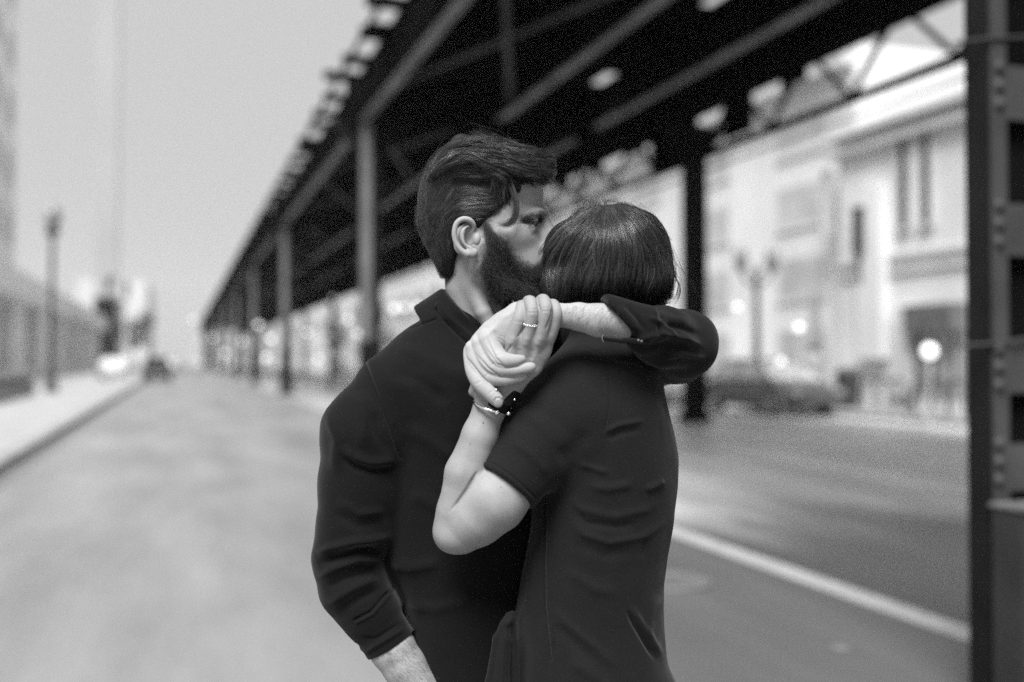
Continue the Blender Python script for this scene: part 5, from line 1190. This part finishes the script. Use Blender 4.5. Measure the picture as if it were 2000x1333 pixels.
# sleeve tab with a button, under the rolled cuff
tb = Field((1165, 640), (1280, 690), -.20, -.10, .0012); tb.limb([(1181, 661, -.160, 5.5), (1215, 665, -.165, 6), (1262, 669, -.160, 7)], .001, sz=.35); FOLD = 1.0; TB = npmesh('sleeve_tab', [tb.mesh(1)], M_STRAP, MAN)
def wpt(px, py, w, par): return to_world(P(px, py, w)[None])[0] - np.array(par.location)
MB().tube([wpt(1178, 654, -.162, MAN), wpt(1176, 661, -.163, MAN), wpt(1178, 668, -.162, MAN)], .0007, 8).build('tab_edge', mat('tab_piping', .12, .6), TB)
for x, y in ((1247, 665), (1253, 667)): MB().ball(wpt(x, y, -.170, MAN), .0018, 10, 6).build('button', mat('shirt_button', .12, .2, spec=.6), TB)
# jewellery
RG = MB(); c0, c1 = np.array(wpt(1023, 633, -.150, WOM)), np.array(wpt(1048, 636, -.150, WOM)); cc = (c0 + c1) / 2; R_ = np.linalg.norm(c1 - c0) / 2 * .98
ux = (c1 - c0) / np.linalg.norm(c1 - c0); tow = np.array(to_world(P(1035, 635, -.19)[None])[0] - to_world(P(1035, 635, -.15)[None])[0]); tow /= np.linalg.norm(tow)
ring_pt = lambda a: cc + ux * R_ * math.cos(a) + tow * R_ * math.sin(a) * 1.05 + np.array([0, 0, -.002]) * math.sin(a)
RG.tube([ring_pt(a) for a in np.linspace(0, 2 * PI, 40)], .0011, 8, caps=False); RGo = RG.build('ring', M_METAL, WOM)
for i in range(7):
    MB().ball(ring_pt(math.radians(24 + i * 22)) + tow * .0008, .00165, 8, 6, (1, 1, 1)).build('stone', M_GEM, RGo)
def wrap(pts, r, name, m, par, n=10): return MB().tube([wpt(*p, par) for p in pts], r, n).build(name, m, par)
bgl = wrap([(993, 806, -.128), (1002, 796, -.112), (996, 786, -.09), (970, 778, -.082), (940, 776, -.088), (927, 780, -.105), (926, 786, -.126), (933, 793, -.142), (948, 799, -.150), (962, 803, -.152), (971, 805, -.151)], .0019, 'bangle', M_METAL, WOM)
for p in ((971, 806, -.152), (993, 808, -.130)): MB().ball(wpt(*p, WOM), .0036, 14, 10).build('bead', M_METAL, bgl)
bs = Field((940, 745), (1030, 830), -.19, -.07, .0012)
bs.cyl((974, 775, -.121), (963, 793, -.119), 30.5, 31.5, .0005)
bs.cyl((1003, 760, -.128), (987, 790, -.127), 17, 17, .002)
BS = npmesh('wrist_strap', [bs.mesh(1)], M_STRAP, WOM)
MB().ball(wpt(969, 762, -.158, WOM), .002, 10, 8).build('stud', M_METAL, BS); MB().ball(wpt(1005, 781, -.150, WOM), .0018, 10, 8).build('stud', M_METAL, BS)

# trousers and shoes below the frame
def lower(par, cx, w, hw, m, hip=1440):
    f = Field((cx - 210, 1400), (cx + 210, 2560), w - .2, w + .22, .009)
    for s in (-1, 1): f.limb([(cx + s * 42, hip + 20, w + s * .05, 118), (cx + s * 55, 1900, w + s * .06, 80), (cx + s * 60, 2420, w + s * .06, 52)], .03)
    f.loft([(1400, cx - hw, cx + hw, w, .15), (1560, cx - hw, cx + hw, w, .15)])
    npmesh('trousers', [f.mesh(1)], m, par)
    for s in (-1, 1):
        g = Field((cx + s * 60 - 120, 2380), (cx + s * 60 + 190, 2620), w + s * .06 - .1, w + s * .06 + .1, .008); g.limb([(cx + s * 60 - 20, 2500, w + s * .06, 50), (cx + s * 60 + 100, 2530, w + s * .06, 36)], .01); g.cut((cx, 2572, w + s * .06), (0, -1, 0)); npmesh('shoe', [g.mesh(1)], M_STRAP, par)
lower(MAN, 905, .13, 125, M_DENIM); lower(WOM, 1170, .02, 140, M_DENIM)
print('people built', round(time.time() - T00, 1), 's')
